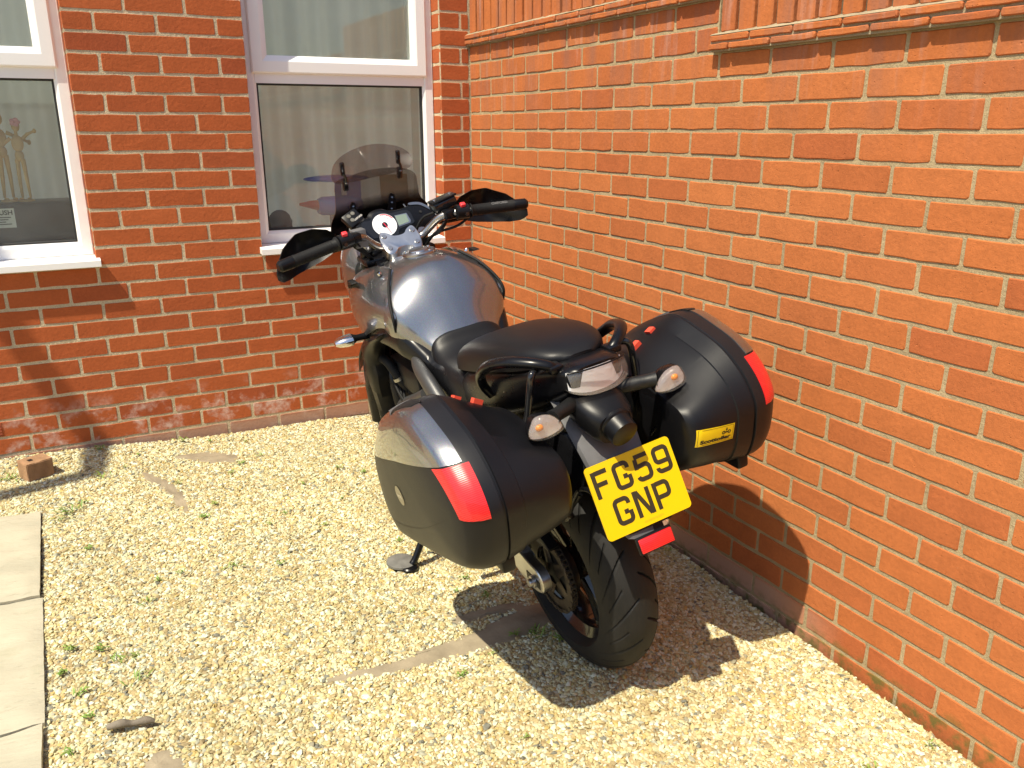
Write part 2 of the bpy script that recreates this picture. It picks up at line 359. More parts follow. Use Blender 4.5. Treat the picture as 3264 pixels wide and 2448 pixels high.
def revolve(prof, center, axis, seg=48, closed_prof=False):
    """prof: (r,h) pairs; axis unit vector"""
    a = Vector(axis).normalized(); e1 = a.orthogonal().normalized(); e2 = a.cross(e1); c = Vector(center)
    n = len(prof); V = []; F = []
    for i in range(seg):
        t = 2*math.pi*i/seg; d = e1*math.cos(t)+e2*math.sin(t)
        V += [tuple(c+d*r+a*h) for r, h in prof]
    for i in range(seg):
        for j in range(n if closed_prof else n-1):
            k = (j+1) % n; F.append((i*n+j, ((i+1) % seg)*n+j, ((i+1) % seg)*n+k, i*n+k))
    return V, F
def panel(outline, yfun, th, n=60, bulge=0, closed=True):
    """thick panel from an XZ outline; yfun(x,z) gives its outer Y, th its thickness"""
    O_ = cr(outline, n, True) if n else np.array(outline, float)
    c = O_.mean(0); rings = []
    for s, k in ((1, 0), (.97, 1), (.7, 1.0+bulge*.6), (.35, 1+bulge*.9)):
        R_ = c+(O_-c)*s; rings.append((R_, k))
    secs = [[(x, yfun(x, z)-th*np.sign(yfun(x, z)), z) for x, z in rings[0][0]]]
    secs.append([(x, yfun(x, z)-.3*th*np.sign(yfun(x, z)), z) for x, z in rings[0][0]])
    for R_, k in rings[1:]: secs.append([(x, yfun(x, z)+(k-1)*np.sign(yfun(x, z)), z) for x, z in R_])
    return loft(secs)
def strip(upper, lower, yfun, th, n=40, bulge=.008):
    U, Lw = cr(upper, n), cr(lower, n); secs = []
    for (xu, zu), (xl, zl) in zip(U, Lw):
        sg = np.sign(yfun(xu, zu)); P = []
        for k, (t, o_) in enumerate(((0, -.012), (.07, 0), (.3, bulge*.8), (.5, bulge), (.7, bulge*.8), (.93, 0), (1, -.012))):
            x, z = xu+(xl-xu)*t, zu+(zl-zu)*t; P.append((x, yfun(x, z)+sg*o_, z))
        for t in (1, 0):
            x, z = xu+(xl-xu)*t, zu+(zl-zu)*t; P.append((x, yfun(x, z)-sg*th, z))
        secs.append(P)
    return loft(secs)
def ellipsoid(c, r, seg=20, rings=12):
    V = [(c[0], c[1], c[2]+r[2])]; F = []
    for i in range(1, rings):
        p = math.pi*i/rings
        V += [(c[0]+r[0]*math.sin(p)*math.cos(t), c[1]+r[1]*math.sin(p)*math.sin(t), c[2]+r[2]*math.cos(p)) for t in np.linspace(0, 2*math.pi, seg, endpoint=False)]
    V.append((c[0], c[1], c[2]-r[2])); n = len(V)-1
    for j in range(seg): F.append((0, 1+j, 1+(j+1) % seg)); F.append((n, n-seg+(j+1) % seg, n-seg+j))
    for i in range(rings-2):
        for j in range(seg):
            a, b = 1+i*seg+j, 1+i*seg+(j+1) % seg; F.append((a, a+seg, b+seg, b))
    return V, F
def text_mesh(s, size, extrude=0, shear=0, bold=0, align='LEFT'):
    cu = bpy.data.curves.new('t', 'FONT'); cu.body = s; cu.size = size; cu.extrude = extrude; cu.shear = shear; cu.offset = bold; cu.align_x = align
    cu.resolution_u = 3
    o = bpy.data.objects.new('t', cu); C.objects.link(o); bpy.context.view_layer.update()
    me = bpy.data.meshes.new_from_object(o); bpy.data.objects.remove(o)
    vf = ([tuple(v.co) for v in me.vertices], [tuple(p.vertices) for p in me.polygons]); bpy.data.meshes.remove(me); return vf
def gz(x, y):
    return -.095-.042*min(max(x, -4.5), .3)+.04*min(max(y, -6), .3)
# ================================================================== SETTING
# ---- ground sheet to the horizon
def axis_pts(lo, hi, a, b, n): return sorted(set([-300, -80, -25, -12, lo, hi, 12, 25, 80, 300]+list(np.linspace(a, b, n))))
xs = axis_pts(-6, 2, -4.5, .3, 25); ys = axis_pts(-8, 2, -6, .3, 25)
V = [(x, y, gz(x, y)-.030) for y in ys for x in xs]; nx = len(xs)
F = [(j*nx+i, j*nx+i+1, (j+1)*nx+i+1, (j+1)*nx+i) for j in range(len(ys)-1) for i in range(nx-1)]
g_ = obj('ground', mesh('ground', V, F, 60), 'gravel_bed', kind='structure')
# ---- slabs of the path (structure with slab children)
def und(x, y):  # slight undulation of the raked gravel
    return .007*math.sin(2.3*x+1.1)*math.sin(1.9*y+.4)+.004*math.sin(6.1*x-2.2*y)+.003*math.sin(9.7*y+5.3*x)
PX = -2.02
path = obj('path', box(-3.95, PX-.03, -5.2, -.66, -.35, -.14), 'gravel_bed', kind='structure')
def slab_mesh(wx, wy, seed):
    r_ = random.Random(seed); bm = bmesh.new(); n = 26
    def h(u, v):
        return .0013*math.sin(7*u+3*v+seed)+.0010*math.sin(15*v-4*u+2*seed)+.0008*math.sin(31*u+9*v)+.0005*math.sin(57*v+21*u+seed)
    def edge(t): return .0006*math.sin(23*t+seed)+.0006*math.sin(51*t+2*seed)
    g = []
    for j in range(n+1):
        row = []
        for i in range(n+1):
            u, v = i/n-.5, j/n-.5; e = min(.5-abs(u), .5-abs(v))
            x, y = u*wx, v*wy
            if i in (0, n): x -= math.copysign(abs(edge(v)), u)
            if j in (0, n): y -= math.copysign(abs(edge(u)), v)
            row.append(bm.verts.new((x, y, h(u*4, v*4)-(.004 if e < 1e-6 else .001 if e < 1.5/n else 0))))
        g.append(row)
    for j in range(n):
        for i in range(n): bm.faces.new((g[j][i], g[j][i+1], g[j+1][i+1], g[j+1][i]))
    ring = [g[0][i] for i in range(n)]+[g[j][n] for j in range(n)]+[g[n][i] for i in range(n, 0, -1)]+[g[j][0] for j in range(n, 0, -1)]
    low = [bm.verts.new((v.co.x, v.co.y, -.05)) for v in ring]
    for k in range(len(ring)): bm.faces.new((ring[k], low[k], low[(k+1) % len(ring)], ring[(k+1) % len(ring)]))
    me = bpy.data.meshes.new('paving_slab'); bm.to_mesh(me); bm.free()
    me.polygons.foreach_set('use_smooth', [True]*len(me.polygons)); me.set_sharp_from_angle(angle=math.radians(50)); me.materials.append(MATS['stone_slab']); return me
sm = [slab_mesh(.600, .601, k) for k in range(3)]
k = 0
for ix in range(3):
    for iy in range(7):
        o = obj('paving_slab', sm[k % 3], None, path); k += 1
        cx, cy = PX-.30-.607*ix+(.003 if iy % 2 else -.003), -.615-.30-.605*iy
        o.location = (cx, cy, gz(cx, cy)+.012+.004*math.sin(k*2.1)); o.rotation_euler = (math.atan(.04)+random.uniform(-.004, .004), math.atan(.042)+random.uniform(-.004, .004), random.choice((0, math.pi))+random.uniform(-.006, .006))
# ---- weed membrane patches where the gravel is raked away
def patch(pts, label, seed, lift=.002):
    o_ = cr([(x, y) for x, y in pts], 40, True); c = o_.mean(0); rr = random.Random(seed)
    V = []; F = []; rings = [None, 1.0, .6, .25]
    tg = np.roll(o_, -1, 0)-np.roll(o_, 1, 0); nn = np.stack([tg[:, 1], -tg[:, 0]], 1); nn /= np.linalg.norm(nn, axis=1)[:, None]
    nn *= np.sign(((o_-c)*nn).sum())
    for s in rings:
        for x, y in (o_+nn*.022 if s is None else c+(o_-c)*s): V.append((x, y, gz(x, y)+und(x, y)-.004+(-.005 if s is None else lift)+rr.uniform(-.001, .001)))
    V.append((*c, gz(*c)+und(*c)+lift)); n = 40
    for i in range(3):
        for j in range(n): F.append((i*n+j, i*n+(j+1) % n, (i+1)*n+(j+1) % n, (i+1)*n+j))
    for j in range(n): F.append((3*n+j, 3*n+(j+1) % n, 4*n))
    tag(obj('membrane_patch', mesh('membrane_patch', V, F, 60), 'fabric'), label, 'weed membrane', 'bare patches of weed membrane'); return o_
PATCH = [
 patch([(-.62, -1.84), (-.64, -1.91), (-.76, -1.95), (-.88, -1.965), (-1.05, -1.965), (-1.20, -1.955), (-1.35, -1.935), (-1.34, -1.915), (-1.2, -1.918), (-1.05, -1.905), (-.92, -1.885), (-.82, -1.86), (-.72, -1.825)], 'long bare strip of grey-brown membrane running from the rear tyre', 1),
 patch([(-.70, -1.80), (-.82, -1.775), (-.94, -1.80), (-.92, -1.825), (-.82, -1.815), (-.73, -1.83)], 'short curved flap of membrane beside the long bare strip', 2),
 patch([(-1.52, -.235), (-1.41, -.215), (-1.29, -.30), (-1.31, -.37), (-1.40, -.345), (-1.46, -.29)], 'oval bare patch of membrane close to the house wall', 3),
 patch([(-1.655, -.36), (-1.60, -.44), (-1.555, -.56), (-1.535, -.74), (-1.555, -.78), (-1.58, -.68), (-1.60, -.55), (-1.66, -.42)], 'thin curved sliver of membrane out in the gravel', 4),
 patch([(-1.83, -2.06), (-1.80, -2.03), (-1.76, -2.035), (-1.75, -2.10), (-1.82, -2.12)], 'dark corner of membrane near the paving slabs', 5)]
def inside(p, poly):
    x, y = p; c = False; n = len(poly); j = n-1
    for i in range(n):
        xi, yi = poly[i]; xj, yj = poly[j]
        if (yi > y) != (yj > y) and x < (xj-xi)*(y-yi)/(yj-yi)+xi: c = not c
        j = i
    return c
PUCK = (-.962, -1.440)
# ---- gravel: pebbles scattered over a raked bed (geometry nodes)
st = .02; V = []; F = []; idx = {}
bbs = [(p[:, 0].min(), p[:, 0].max(), p[:, 1].min(), p[:, 1].max(), p) for p in PATCH]
def vid(i, j):
    if (i, j) not in idx:
        x, y = -3.3+i*st, -4.3+j*st; idx[(i, j)] = len(V); V.append((x, y, gz(x, y)+und(x, y)-.004))
    return idx[(i, j)]
for i in range(int(3.29/st)):
    for j in range(int(4.29/st)):
        x, y = -3.3+(i+.5)*st, -4.3+(j+.5)*st
        if x < PX+.006 and y < -.61: continue
        if any(a < x < b and c < y < d and inside((x, y), p) for a, b, c, d, p in bbs): continue
        if (x-PUCK[0])**2+(y-PUCK[1])**2 < .048**2: continue
        F.append((vid(i, j), vid(i+1, j), vid(i+1, j+1), vid(i, j+1)))
gr = obj('gravel', mesh('gravel', V, F), None, kind='stuff'); tag(gr, 'loose golden flint gravel covering the yard up to both walls', 'gravel')
ng = bpy.data.node_groups.new('gravel', 'GeometryNodeTree')
ng.interface.new_socket('Geometry', in_out='INPUT', socket_type='NodeSocketGeometry'); ng.interface.new_socket('Geometry', in_out='OUTPUT', socket_type='NodeSocketGeometry')
gi = ng.nodes.new('NodeGroupInput'); go = ng.nodes.new('NodeGroupOutput'); L = ng.links.new
dp = ng.nodes.new('GeometryNodeDistributePointsOnFaces'); dp.distribute_method = 'POISSON'
dp.inputs['Distance Min'].default_value = .0067; dp.inputs['Density Max'].default_value = 42000; dp.inputs['Seed'].default_value = 4
L(gi.outputs[0], dp.inputs['Mesh'])
jn = ng.nodes.new('GeometryNodeJoinGeometry')
for q in range(9):
    ic = ng.nodes.new('GeometryNodeMeshIcoSphere'); ic.inputs['Radius'].default_value = .5; ic.inputs['Subdivisions'].default_value = 2
    sp = ng.nodes.new('GeometryNodeSetPosition'); nz = ng.nodes.new('ShaderNodeTexNoise'); nz.noise_dimensions = '4D'
    nz.inputs['W'].default_value = q*3.7; nz.inputs['Scale'].default_value = 1.5+.25*(q % 3); nz.inputs['Detail'].default_value = 1
    sb = ng.nodes.new('ShaderNodeVectorMath'); sb.operation = 'SUBTRACT'; sb.inputs[1].default_value = (.5, .5, .5)
    sc = ng.nodes.new('ShaderNodeVectorMath'); sc.operation = 'SCALE'; sc.inputs['Scale'].default_value = 1.25
    L(nz.outputs['Color'], sb.inputs[0]); L(sb.outputs[0], sc.inputs[0]); L(sc.outputs[0], sp.inputs['Offset']); L(ic.outputs[0], sp.inputs['Geometry'])
    ss = ng.nodes.new('GeometryNodeSetShadeSmooth'); L(sp.outputs[0], ss.inputs[0])
    smt = ng.nodes.new('GeometryNodeSetMaterial'); smt.inputs['Material'].default_value = MATS['pebble']; L(ss.outputs[0], smt.inputs[0])
    ti = ng.nodes.new('GeometryNodeGeometryToInstance'); L(smt.outputs[0], ti.inputs[0]); L(ti.outputs[0], jn.inputs[0])
io = ng.nodes.new('GeometryNodeInstanceOnPoints'); io.inputs['Pick Instance'].default_value = True
def rnd(dt, lo, hi, seed):
    r = ng.nodes.new('FunctionNodeRandomValue'); r.data_type = dt; r.inputs['Seed'].default_value = seed
    if dt == 'FLOAT': r.inputs[2].default_value = lo; r.inputs[3].default_value = hi; return r.outputs[1]
    if dt == 'INT': r.inputs[4].default_value = lo; r.inputs[5].default_value = hi; return r.outputs[2]
    r.inputs[0].default_value = lo; r.inputs[1].default_value = hi; return r.outputs[0]
L(dp.outputs['Points'], io.inputs['Points']); L(jn.outputs[0], io.inputs['Instance']); L(rnd('INT', 0, 8, 3), io.inputs['Instance Index'])
L(rnd('FLOAT_VECTOR', (-.55, -.55, 0), (.55, .55, 6.283), 8), io.inputs['Rotation'])
pw = ng.nodes.new('ShaderNodeMath'); pw.operation = 'POWER'; pw.inputs[1].default_value = 2.2; L(rnd('FLOAT', 0, 1, 11), pw.inputs[0])
mr = ng.nodes.new('ShaderNodeMapRange'); mr.inputs[3].default_value = .0086; mr.inputs[4].default_value = .0185; L(pw.outputs[0], mr.inputs[0])
sv = ng.nodes.new('ShaderNodeVectorMath'); sv.operation = 'SCALE'; L(rnd('FLOAT_VECTOR', (.95, .68, .42), (1.35, .98, .68), 17), sv.inputs[0]); L(mr.outputs[0], sv.inputs['Scale'])
L(sv.outputs[0], io.inputs['Scale']); bedm = ng.nodes.new('GeometryNodeSetMaterial'); bedm.inputs['Material'].default_value = MATS['gravel_bed']; L(gi.outputs[0], bedm.inputs[0])
j2 = ng.nodes.new('GeometryNodeJoinGeometry'); L(io.outputs[0], j2.inputs[0]); L(bedm.outputs[0], j2.inputs[0]); L(j2.outputs[0], go.inputs[0])
md = gr.modifiers.new('pebbles', 'NODES'); md.node_group = ng

# ---- brick pieces
def brick_mesh(Lx, H, D, seed, m, jit=.0016):
    """face towards -Y at y=0; rounded uneven arris"""
    r_ = random.Random(seed); a, h = Lx/2, H/2; c = .003
    per = []
    nlong = 4
    for i in range(nlong+1): per.append((-a+c+(2*a-2*c)*i/nlong, -h))
    per.append((a, 0)) if False else None
    per += [(a, -h+c*1.5), (a, h-c*1.5)]
    for i in range(nlong+1): per.append((a-c-(2*a-2*c)*i/nlong, h))
    per += [(-a, h-c*1.5), (-a, -h+c*1.5)]
    per = [(x+r_.uniform(-jit, jit)*.7, z+r_.uniform(-jit, jit)) for x, z in per]; n = len(per)
    V = [(x, D, z) for x, z in per]+[(x, .0028, z) for x, z in per]
    V += [(x-math.copysign(.0022, x)*(1 if abs(x) > a-.01 else 0), r_.uniform(-.0003, .0003), z-math.copysign(.0022, z)*(1 if abs(z) > h-.008 else .3)) for x, z in per]
    F = []
    for k_ in range(2):
        for j in range(n): F.append((k_*n+j, k_*n+(j+1) % n, (k_+1)*n+(j+1) % n, (k_+1)*n+j))
    F.append(tuple(2*n+j for j in range(n)))
    me = bpy.data.meshes.new('brick'); me.from_pydata(V, [], F); me.update()
    me.materials.append(m); return me
def brick_set(Lx, H, m, n=10): return [brick_mesh(Lx, H, .05, 100+i, m) for i in range(n)]
# ---- house
house = empty('brick_house', (0, 0, 0)); tag(house, 'red brick house with two white-framed windows facing the yard', 'house')
BH, CH, U0 = .2258, .075, .6916
full = brick_set(BH-.0105, CH-.0105, BRH, 12); halfb = brick_set(BH/2-.0105, CH-.0105, BRH, 6)
rb = random.Random(5)
extra = []     # pieces out of view: one joined part
def put_house(x0, x1, c, far=False):
    xc, w_ = (x0+x1)/2, x1-x0-.0105; zc = CH*(c-.5)
    if w_ < .012: return
    if far:
        extra.append(box(xc-w_/2, xc+w_/2, 0, .05, zc-(CH-.0105)/2, zc+(CH-.0105)/2)); return
    base = full if w_ > .15 else halfb; bl = (BH if w_ > .15 else BH/2)-.0105
    o = obj('brick', rb.choice(base), None, house); o.location = (xc, rb.uniform(-.0009, .0002), zc+rb.uniform(-.0012, .0012)); o.scale = (w_/bl, 1, 1)
    o.rotation_euler = (rb.uniform(-.005, .005), rb.uniform(-.005, .005), rb.uniform(-.003, .003))
def course(x0, x1, c, perps, far=None):
    e = [x0]+[p for p in sorted(perps) if x0+.02 < p < x1-.02]+[x1]
    for a, b in zip(e[:-1], e[1:]): put_house(a, b, c, far if far is not None else (b < -2.30 or c < 0 or c > 25))
for c in range(-3, 40):
    off = U0 if c % 2 else U0+BH/2
    perps = [-(off+BH*n)+rb.uniform(-.003, .003) for n in range(-5, 16)]
    if c <= 10: 
        if c in (2, 3) and False: pass
        course(-3.5, .0, c, perps)
    elif c <= 31:
        course(-1.71, -1.03, c, perps); course(-.155, .0, c, [-.045] if c % 2 == 0 else [])
        course(-3.5, -2.585, c, perps)
    else: course(-3.5, .0, c, perps)
# jamb returns of the openings (bricks seen end-on)
jb = [brick_mesh(.088, CH-.0105, .04, 300+i, BRH) for i in range(4)]
for c in range(11, 32):
    zc = CH*(c-.5)
    for X, s in ((-.155, 1), (-1.71, 1)):
        o = obj('jamb_brick', rb.choice(jb), None, house); o.location = (X+.004, .056, zc); o.rotation_euler = (0, 0, -math.pi/2)
    for X in (-1.03, -2.585):
        o = obj('jamb_brick', rb.choice(jb), None, house); o.location = (X-.004, .056, zc); o.rotation_euler = (0, 0, math.pi/2)
o = obj('brick_field', mesh('brick_field', *join(*extra)), BRH, house, 'stuff')
mb = [box(-3.5, .03, .0014, .28, -.6, .752), box(-1.7045, -1.0355, .0014, .28, .752, 2.33), box(-.1495, .03, .0014, .28, .752, 2.33), box(-3.5, -2.593, .0014, .28, .752, 2.33), box(-3.5, .03, .0014, .28, 2.33, 2.93)]
obj('mortar_bed', mesh('mortar_bed', *join(*mb)), MOH, house)
# air brick at the foot of the wall
ab = part('air_brick', join(box(-2.37, -2.142, -.002, .02, .083, .087), box(-2.37, -2.142, -.002, .02, .139, .142), box(-2.37, -2.142, .012, .02, .087, .139)), 'terracotta', house, 0)
for k in range(4): part('louvre', box(-2.366, -2.145, -.004, .011, .091+.0125*k, .0975+.0125*k), 'terracotta', ab, 0)
# room behind the windows
rm = obj('room_shell', mesh('room_shell', *box(-3.49, .01, .281, 2.9, -.3, 2.92)), 'room_wall', house)
bm = bmesh.new(); bm.from_mesh(rm.data); bmesh.ops.delete(bm, geom=[f for f in bm.faces if abs(f.calc_center_median().y-.281) < 1e-3 or abs(f.calc_center_median().y-2.9) < 1e-3], context='FACES'); bm.to_mesh(rm.data); bm.free()
obj('flat_roof', mesh('flat_roof', *box(-3.6, .2, -.06, 3.1, 2.932, 3.02)), 'roof_tile', house)
def rectframe(x0, x1, z0, z1, prof):
    n = len(prof); V = []; F = []
    for (cx, sx), (cz, sz) in (((x0, 1), (z0, 1)), ((x1, -1), (z0, 1)), ((x1, -1), (z1, -1)), ((x0, 1), (z1, -1))):
        V += [(cx+sx*d, y, cz+sz*d) for d, y in prof]
    for i in range(4):
        for j in range(n): F.append((i*n+j, ((i+1) % 4)*n+j, ((i+1) % 4)*n+(j+1) % n, i*n+(j+1) % n))
    return V, F
def window(x0, x1):
    zb, zt = .788, 2.328; ztr = 1.479
    fr = [(0, .092), (.004, .088), (.040, .088), (.046, .091), (.056, .101), (.056, .15), (0, .15)]
    w_ = part('window', join(rectframe(x0+.002, x1-.002, zb, zt, fr), box(x0+.05, x1-.05, .0905, .15, ztr, ztr+.064)), 'upvc', house, 25)
    tb = [(0, .080), (.006, .075), (.048, .075), (.054, .078), (.074, .094), (.074, .14), (0, .14)]
    part('sash', rectframe(x0+.036, x1-.036, ztr+.041, zt-.036, tb), 'upvc', w_, 25)
    part('glazing_bead', rectframe(x0+.056, x1-.056, zb+.056, ztr, [(0, .099), (.004, .098), (.008, .104), (.008, .12), (0, .12)]), 'gasket', w_, 25)
    part('pane', box(x0+.05, x1-.05, .108, .112, zb+.05, ztr+.005), 'window_glass', w_, 0)
    part('pane', box(x0+.10, x1-.10, .102, .106, ztr+.108, zt-.1), 'window_glass', w_, 0)
    s0, s1 = x0-.011, x1+.014
    if x1 > -.5: s1 = x1-.017
    sec = [(.16, .788), (.02, .786), (-.034, .782), (-.042, .778), (-.042, .754), (-.036, .752), (-.030, .757), (.16, .757)]
    part('sill', loft([[(x, y, z) for y, z in sec] for x in (s0, s0+.001, s1-.001, s1)]), 'upvc', w_, 25)
    part('window_board', box(x0-.02, x1+.02, .17, .42, .772, .79), 'upvc', w_, 0)
    return w_
w1 = window(-1.035, -.15); w2 = window(-2.59, -1.705)
for (a, b), lab in (((-1.10, -.10), 'right'), ((-2.66, -1.64), 'left')):
    xs_ = np.linspace(a, b, 120); V = []; F = []
    for i, x in enumerate(xs_):
        y = .52+.022*math.sin(x*58)+.012*math.sin(x*23+1)
        V += [(x, y, .45), (x, y+.004*math.sin(x*31), 2.5)]
    for i in range(119): F.append((2*i, 2*i+2, 2*i+3, 2*i+1))
    o = obj('curtain', mesh('curtain', V, F, 80), 'curtain'); tag(o, 'pale net curtain hanging behind the %s' % ('window with the motorcycle in front' if lab == 'right' else 'window with the wooden figures'), 'curtain')
# ---- garden wall
wall = empty('garden_wall', (0, -1.5, gz(0, -1.5))); wall.location = (0, 0, 0); tag(wall, 'orange-red brick garden wall with stepped tile and brick-on-edge coping', 'wall')
BG, CG, ZG, V1 = .2191, .0757, -.1601, .1089
gfull = brick_set(BG-.0105, CG-.0105, BRG, 12); ghalf = brick_set(BG/2-.0105, CG-.0105, BRG, 6)
gextra = []; rg = random.Random(9); ngb = 0
STEPS = [(0, 1.745, 24), (1.745, 4.35, 22), (4.35, 6.9, 20), (6.9, 9.6, 18)]
for v0, v1_, c0, ctop in [(0, 9.6, -3, 18), (0, 6.9, 19, 20), (0, 4.35, 21, 22), (0, 1.745, 23, 24)]:
    for c in range(c0, ctop+1):
        off = V1 if c % 2 else V1+BG/2
        pp = [off+BG*n+rg.uniform(-.003, .003) for n in range(-1, 46)]
        e = [v0]+[p for p in pp if v0+.02 < p < v1_-.02]+[v1_]
        for a, b in zip(e[:-1], e[1:]):
            w_ = b-a-.0105; vc = (a+b)/2; zc = CG*(c-.5)+ZG
            if w_ < .012: continue
            if c < 0 or a > 2.98 or zc < -.24:
                gextra.append(box(0, .05, -vc-w_/2, -vc+w_/2, zc-(CG-.0105)/2, zc+(CG-.0105)/2)); continue
            base = gfull if w_ > .15 else ghalf; bl = (BG if w_ > .15 else BG/2)-.0105
            o = obj('brick', rg.choice(base), None, wall); ngb += 1
            o.location = (rg.uniform(-.0012, .0006), -vc, zc+rg.uniform(-.0012, .0012)); o.scale = (w_/bl, 1, 1)
            o.rotation_euler = (rg.uniform(-.005, .005), rg.uniform(-.005, .005), -math.pi/2+rg.uniform(-.003, .003))
obj('brick_field', mesh('brick_field', *join(*gextra)), BRG, wall, 'stuff')
mb = []
for v0, v1_, ctop in STEPS: mb.append(box(.0026, .213, -v1_, -v0, -.8, CG*ctop+ZG-.001))
obj('mortar_bed', mesh('mortar_bed', *join(*mb)), MOG, wall)
tl = [brick_mesh(.160, .0165, .26, 500+i, BRG, .0011) for i in range(6)]
cb = [brick_mesh(.0610, .214, .215, 600+i, BRG, .0014) for i in range(8)]
mo = []; md_ = []
for v0, v1_, ctop in STEPS:
    zb = CG*ctop+ZG; near = v0 < 2
    a0 = v0-.012 if v0 > 0 else 0.0
    mo.append(box(-.017, .23, -v1_, -a0, zb-.001, zb+.047))
    # mortar fillet above the tiles
    nseg = int((v1_-a0)/.03); V = []; F = []
    for i in range(nseg+1):
        v = a0+(v1_-a0)*i/nseg; j = rg.uniform(-.003, .003)
        V += [(-.021+j*.6, -v, zb+.046), (-.012+j, -v, zb+.051+j*.5), (.0165, -v, zb+.060+j), (.0165, -v, zb+.04)]
    for i in range(nseg):
        for q in range(3): F.append((i*4+q, (i+1)*4+q, (i+1)*4+q+1, i*4+q+1))
    F.append((0, 1, 2, 3)); mo.append((V, F))
    md_.append(box(.014, .21, -v1_+.002, -v0-.002, zb+.03, zb+.262))
    for row in (0, 1):
        v = a0+(0 if row else -.08); zc = zb+.012+.024*row
        while v < v1_-.02:
            b0, b1 = max(v, a0), min(v+.1655, v1_)
            if b1-b0 > .015 and (near or True) and b0 < 4.3:
                o = obj('creasing_tile', rg.choice(tl), None, wall); o.location = (-.027+rg.uniform(-.002, .002)+(.002 if row else 0), -(b0+b1)/2, zc+rg.uniform(-.001, .001))
                o.scale = ((b1-b0-.0055)/.160, 1, 1); o.rotation_euler = (rg.uniform(-.008, .008), rg.uniform(-.006, .006), -math.pi/2+rg.uniform(-.006, .006))
            v += .1655
    v = v0+.004
    while v+.066 < v1_ and v < 4.3:
        o = obj('coping_brick', rg.choice(cb), None, wall); o.location = (rg.uniform(-.003, .002), -(v+.0335), zb+.160+rg.uniform(-.001, .002)); o.rotation_euler = (0, rg.uniform(-.005, .005), -math.pi/2+rg.uniform(-.01, .01)); v += .0755
obj('coping_mortar', mesh('coping_mortar', *join(*mo)), mortar_mat('mortar_coping', (.42, .35, .23)), wall); obj('coping_joints', mesh('coping_joints', *join(*md_)), mortar_mat('mortar_dirty', (.17, .135, .09)), wall)
# ---- house beyond the yard (shows as a reflection in the panes)
nb = empty('neighbour_house', (15, -21, -1.6)); tag(nb, 'tile-roofed brick house standing across the yard behind the viewer', 'house')
part('wall', box(-8, 9, -4, 4, -.6, 2.7), BRG, nb, 0)
part('roof', ([(-8.4, 4.4, 2.6), (9.4, 4.4, 2.6), (9.4, -4.4, 2.6), (-8.4, -4.4, 2.6), (-6.4, 0, 5.0), (7.4, 0, 5.0)], [(0, 1, 5, 4), (1, 2, 5), (2, 3, 4, 5), (3, 0, 4), (3, 2, 1, 0)]), 'roof_tile', nb, 0)
for x in (-5.5, -1.5, 3, 6.5):
    w_ = part('window', rectframe(x-.6, x+.6, .9, 2.1, [(0, 4.03), (.06, 4.03), (.06, 3.98), (0, 3.98)]), 'upvc', nb, 0); part('pane', box(x-.54, x+.54, 4.005, 4.012, .96, 2.04), 'gloss_black', w_, 0)
fc = empty('reflection_fence', (-3, -6.4, gz(-3, -6.4))); tag(fc, 'unseen brown board fence behind the viewer, added to darken window reflections', 'fence')  # unseen fence, added so the window panes reflect something darker than sunlit gravel
for k in range(60): part('board', bbox(-3.2+.105*k, -3.2+.105*k+.112, -.012+.008*(k % 2), .0+.008*(k % 2), 0, 1.75+.004*(k % 3), .003, 1), 'fence_wood', fc, 0)
for z in (.35, 1.35): part('rail', bbox(-3.2, 3.1, .012, .06, z, z+.07, .004, 1), 'fence_wood', fc, 0)
# ---- unseen pipe left of the frame, shaped to cast the wall-foot shadow
dpz = [(-4.10, -.68, 4.55), (-3.83, -.68, 3.80), (-3.62, -.68, 3.33), (-3.62, -.98, 3.25), (-3.90, -1.06, 3.20), (-3.98, -1.08, 3.05), (-3.98, -1.08, gz(-3.98, -1.08)-.05)]
d_ = part('shadow_pipe', tube(dpz, .05, 14), 'grey_pipe', None, 50); tag(d_, 'unseen dark bent pipe left of the paving slabs, added to cast a shadow', 'shadow_pipe')
# ================================================================== MOTORCYCLE  (x forward, y left, z up from the rear contact patch)
la = .2204; BO = Vector((-.612, -2.081, -.153))
f0 = Vector((0, .9992, .04)).normalized(); n0 = Vector((.042, -.04, 1)).normalized(); q0 = f0.cross(n0).normalized(); v0_ = q0.cross(f0)
bl_ = -(q0*math.cos(la)+v0_*math.sin(la)); bu_ = v0_*math.cos(la)-q0*math.sin(la)
BM = Matrix.Identity(4)
for i in range(3): BM[i][0] = f0[i]; BM[i][1] = bl_[i]; BM[i][2] = bu_[i]; BM[i][3] = BO[i]
bike = empty('motorcycle'); bike.matrix_world = BM
tag(bike, 'grey and black touring motorcycle with hard panniers leaning on its side stand', 'motorcycle')
def mir(vf, s): return [(x, y*s, z) for x, y, z in vf[0]], vf[1]
WX, WZ = .02, .287; FXW = 1.435
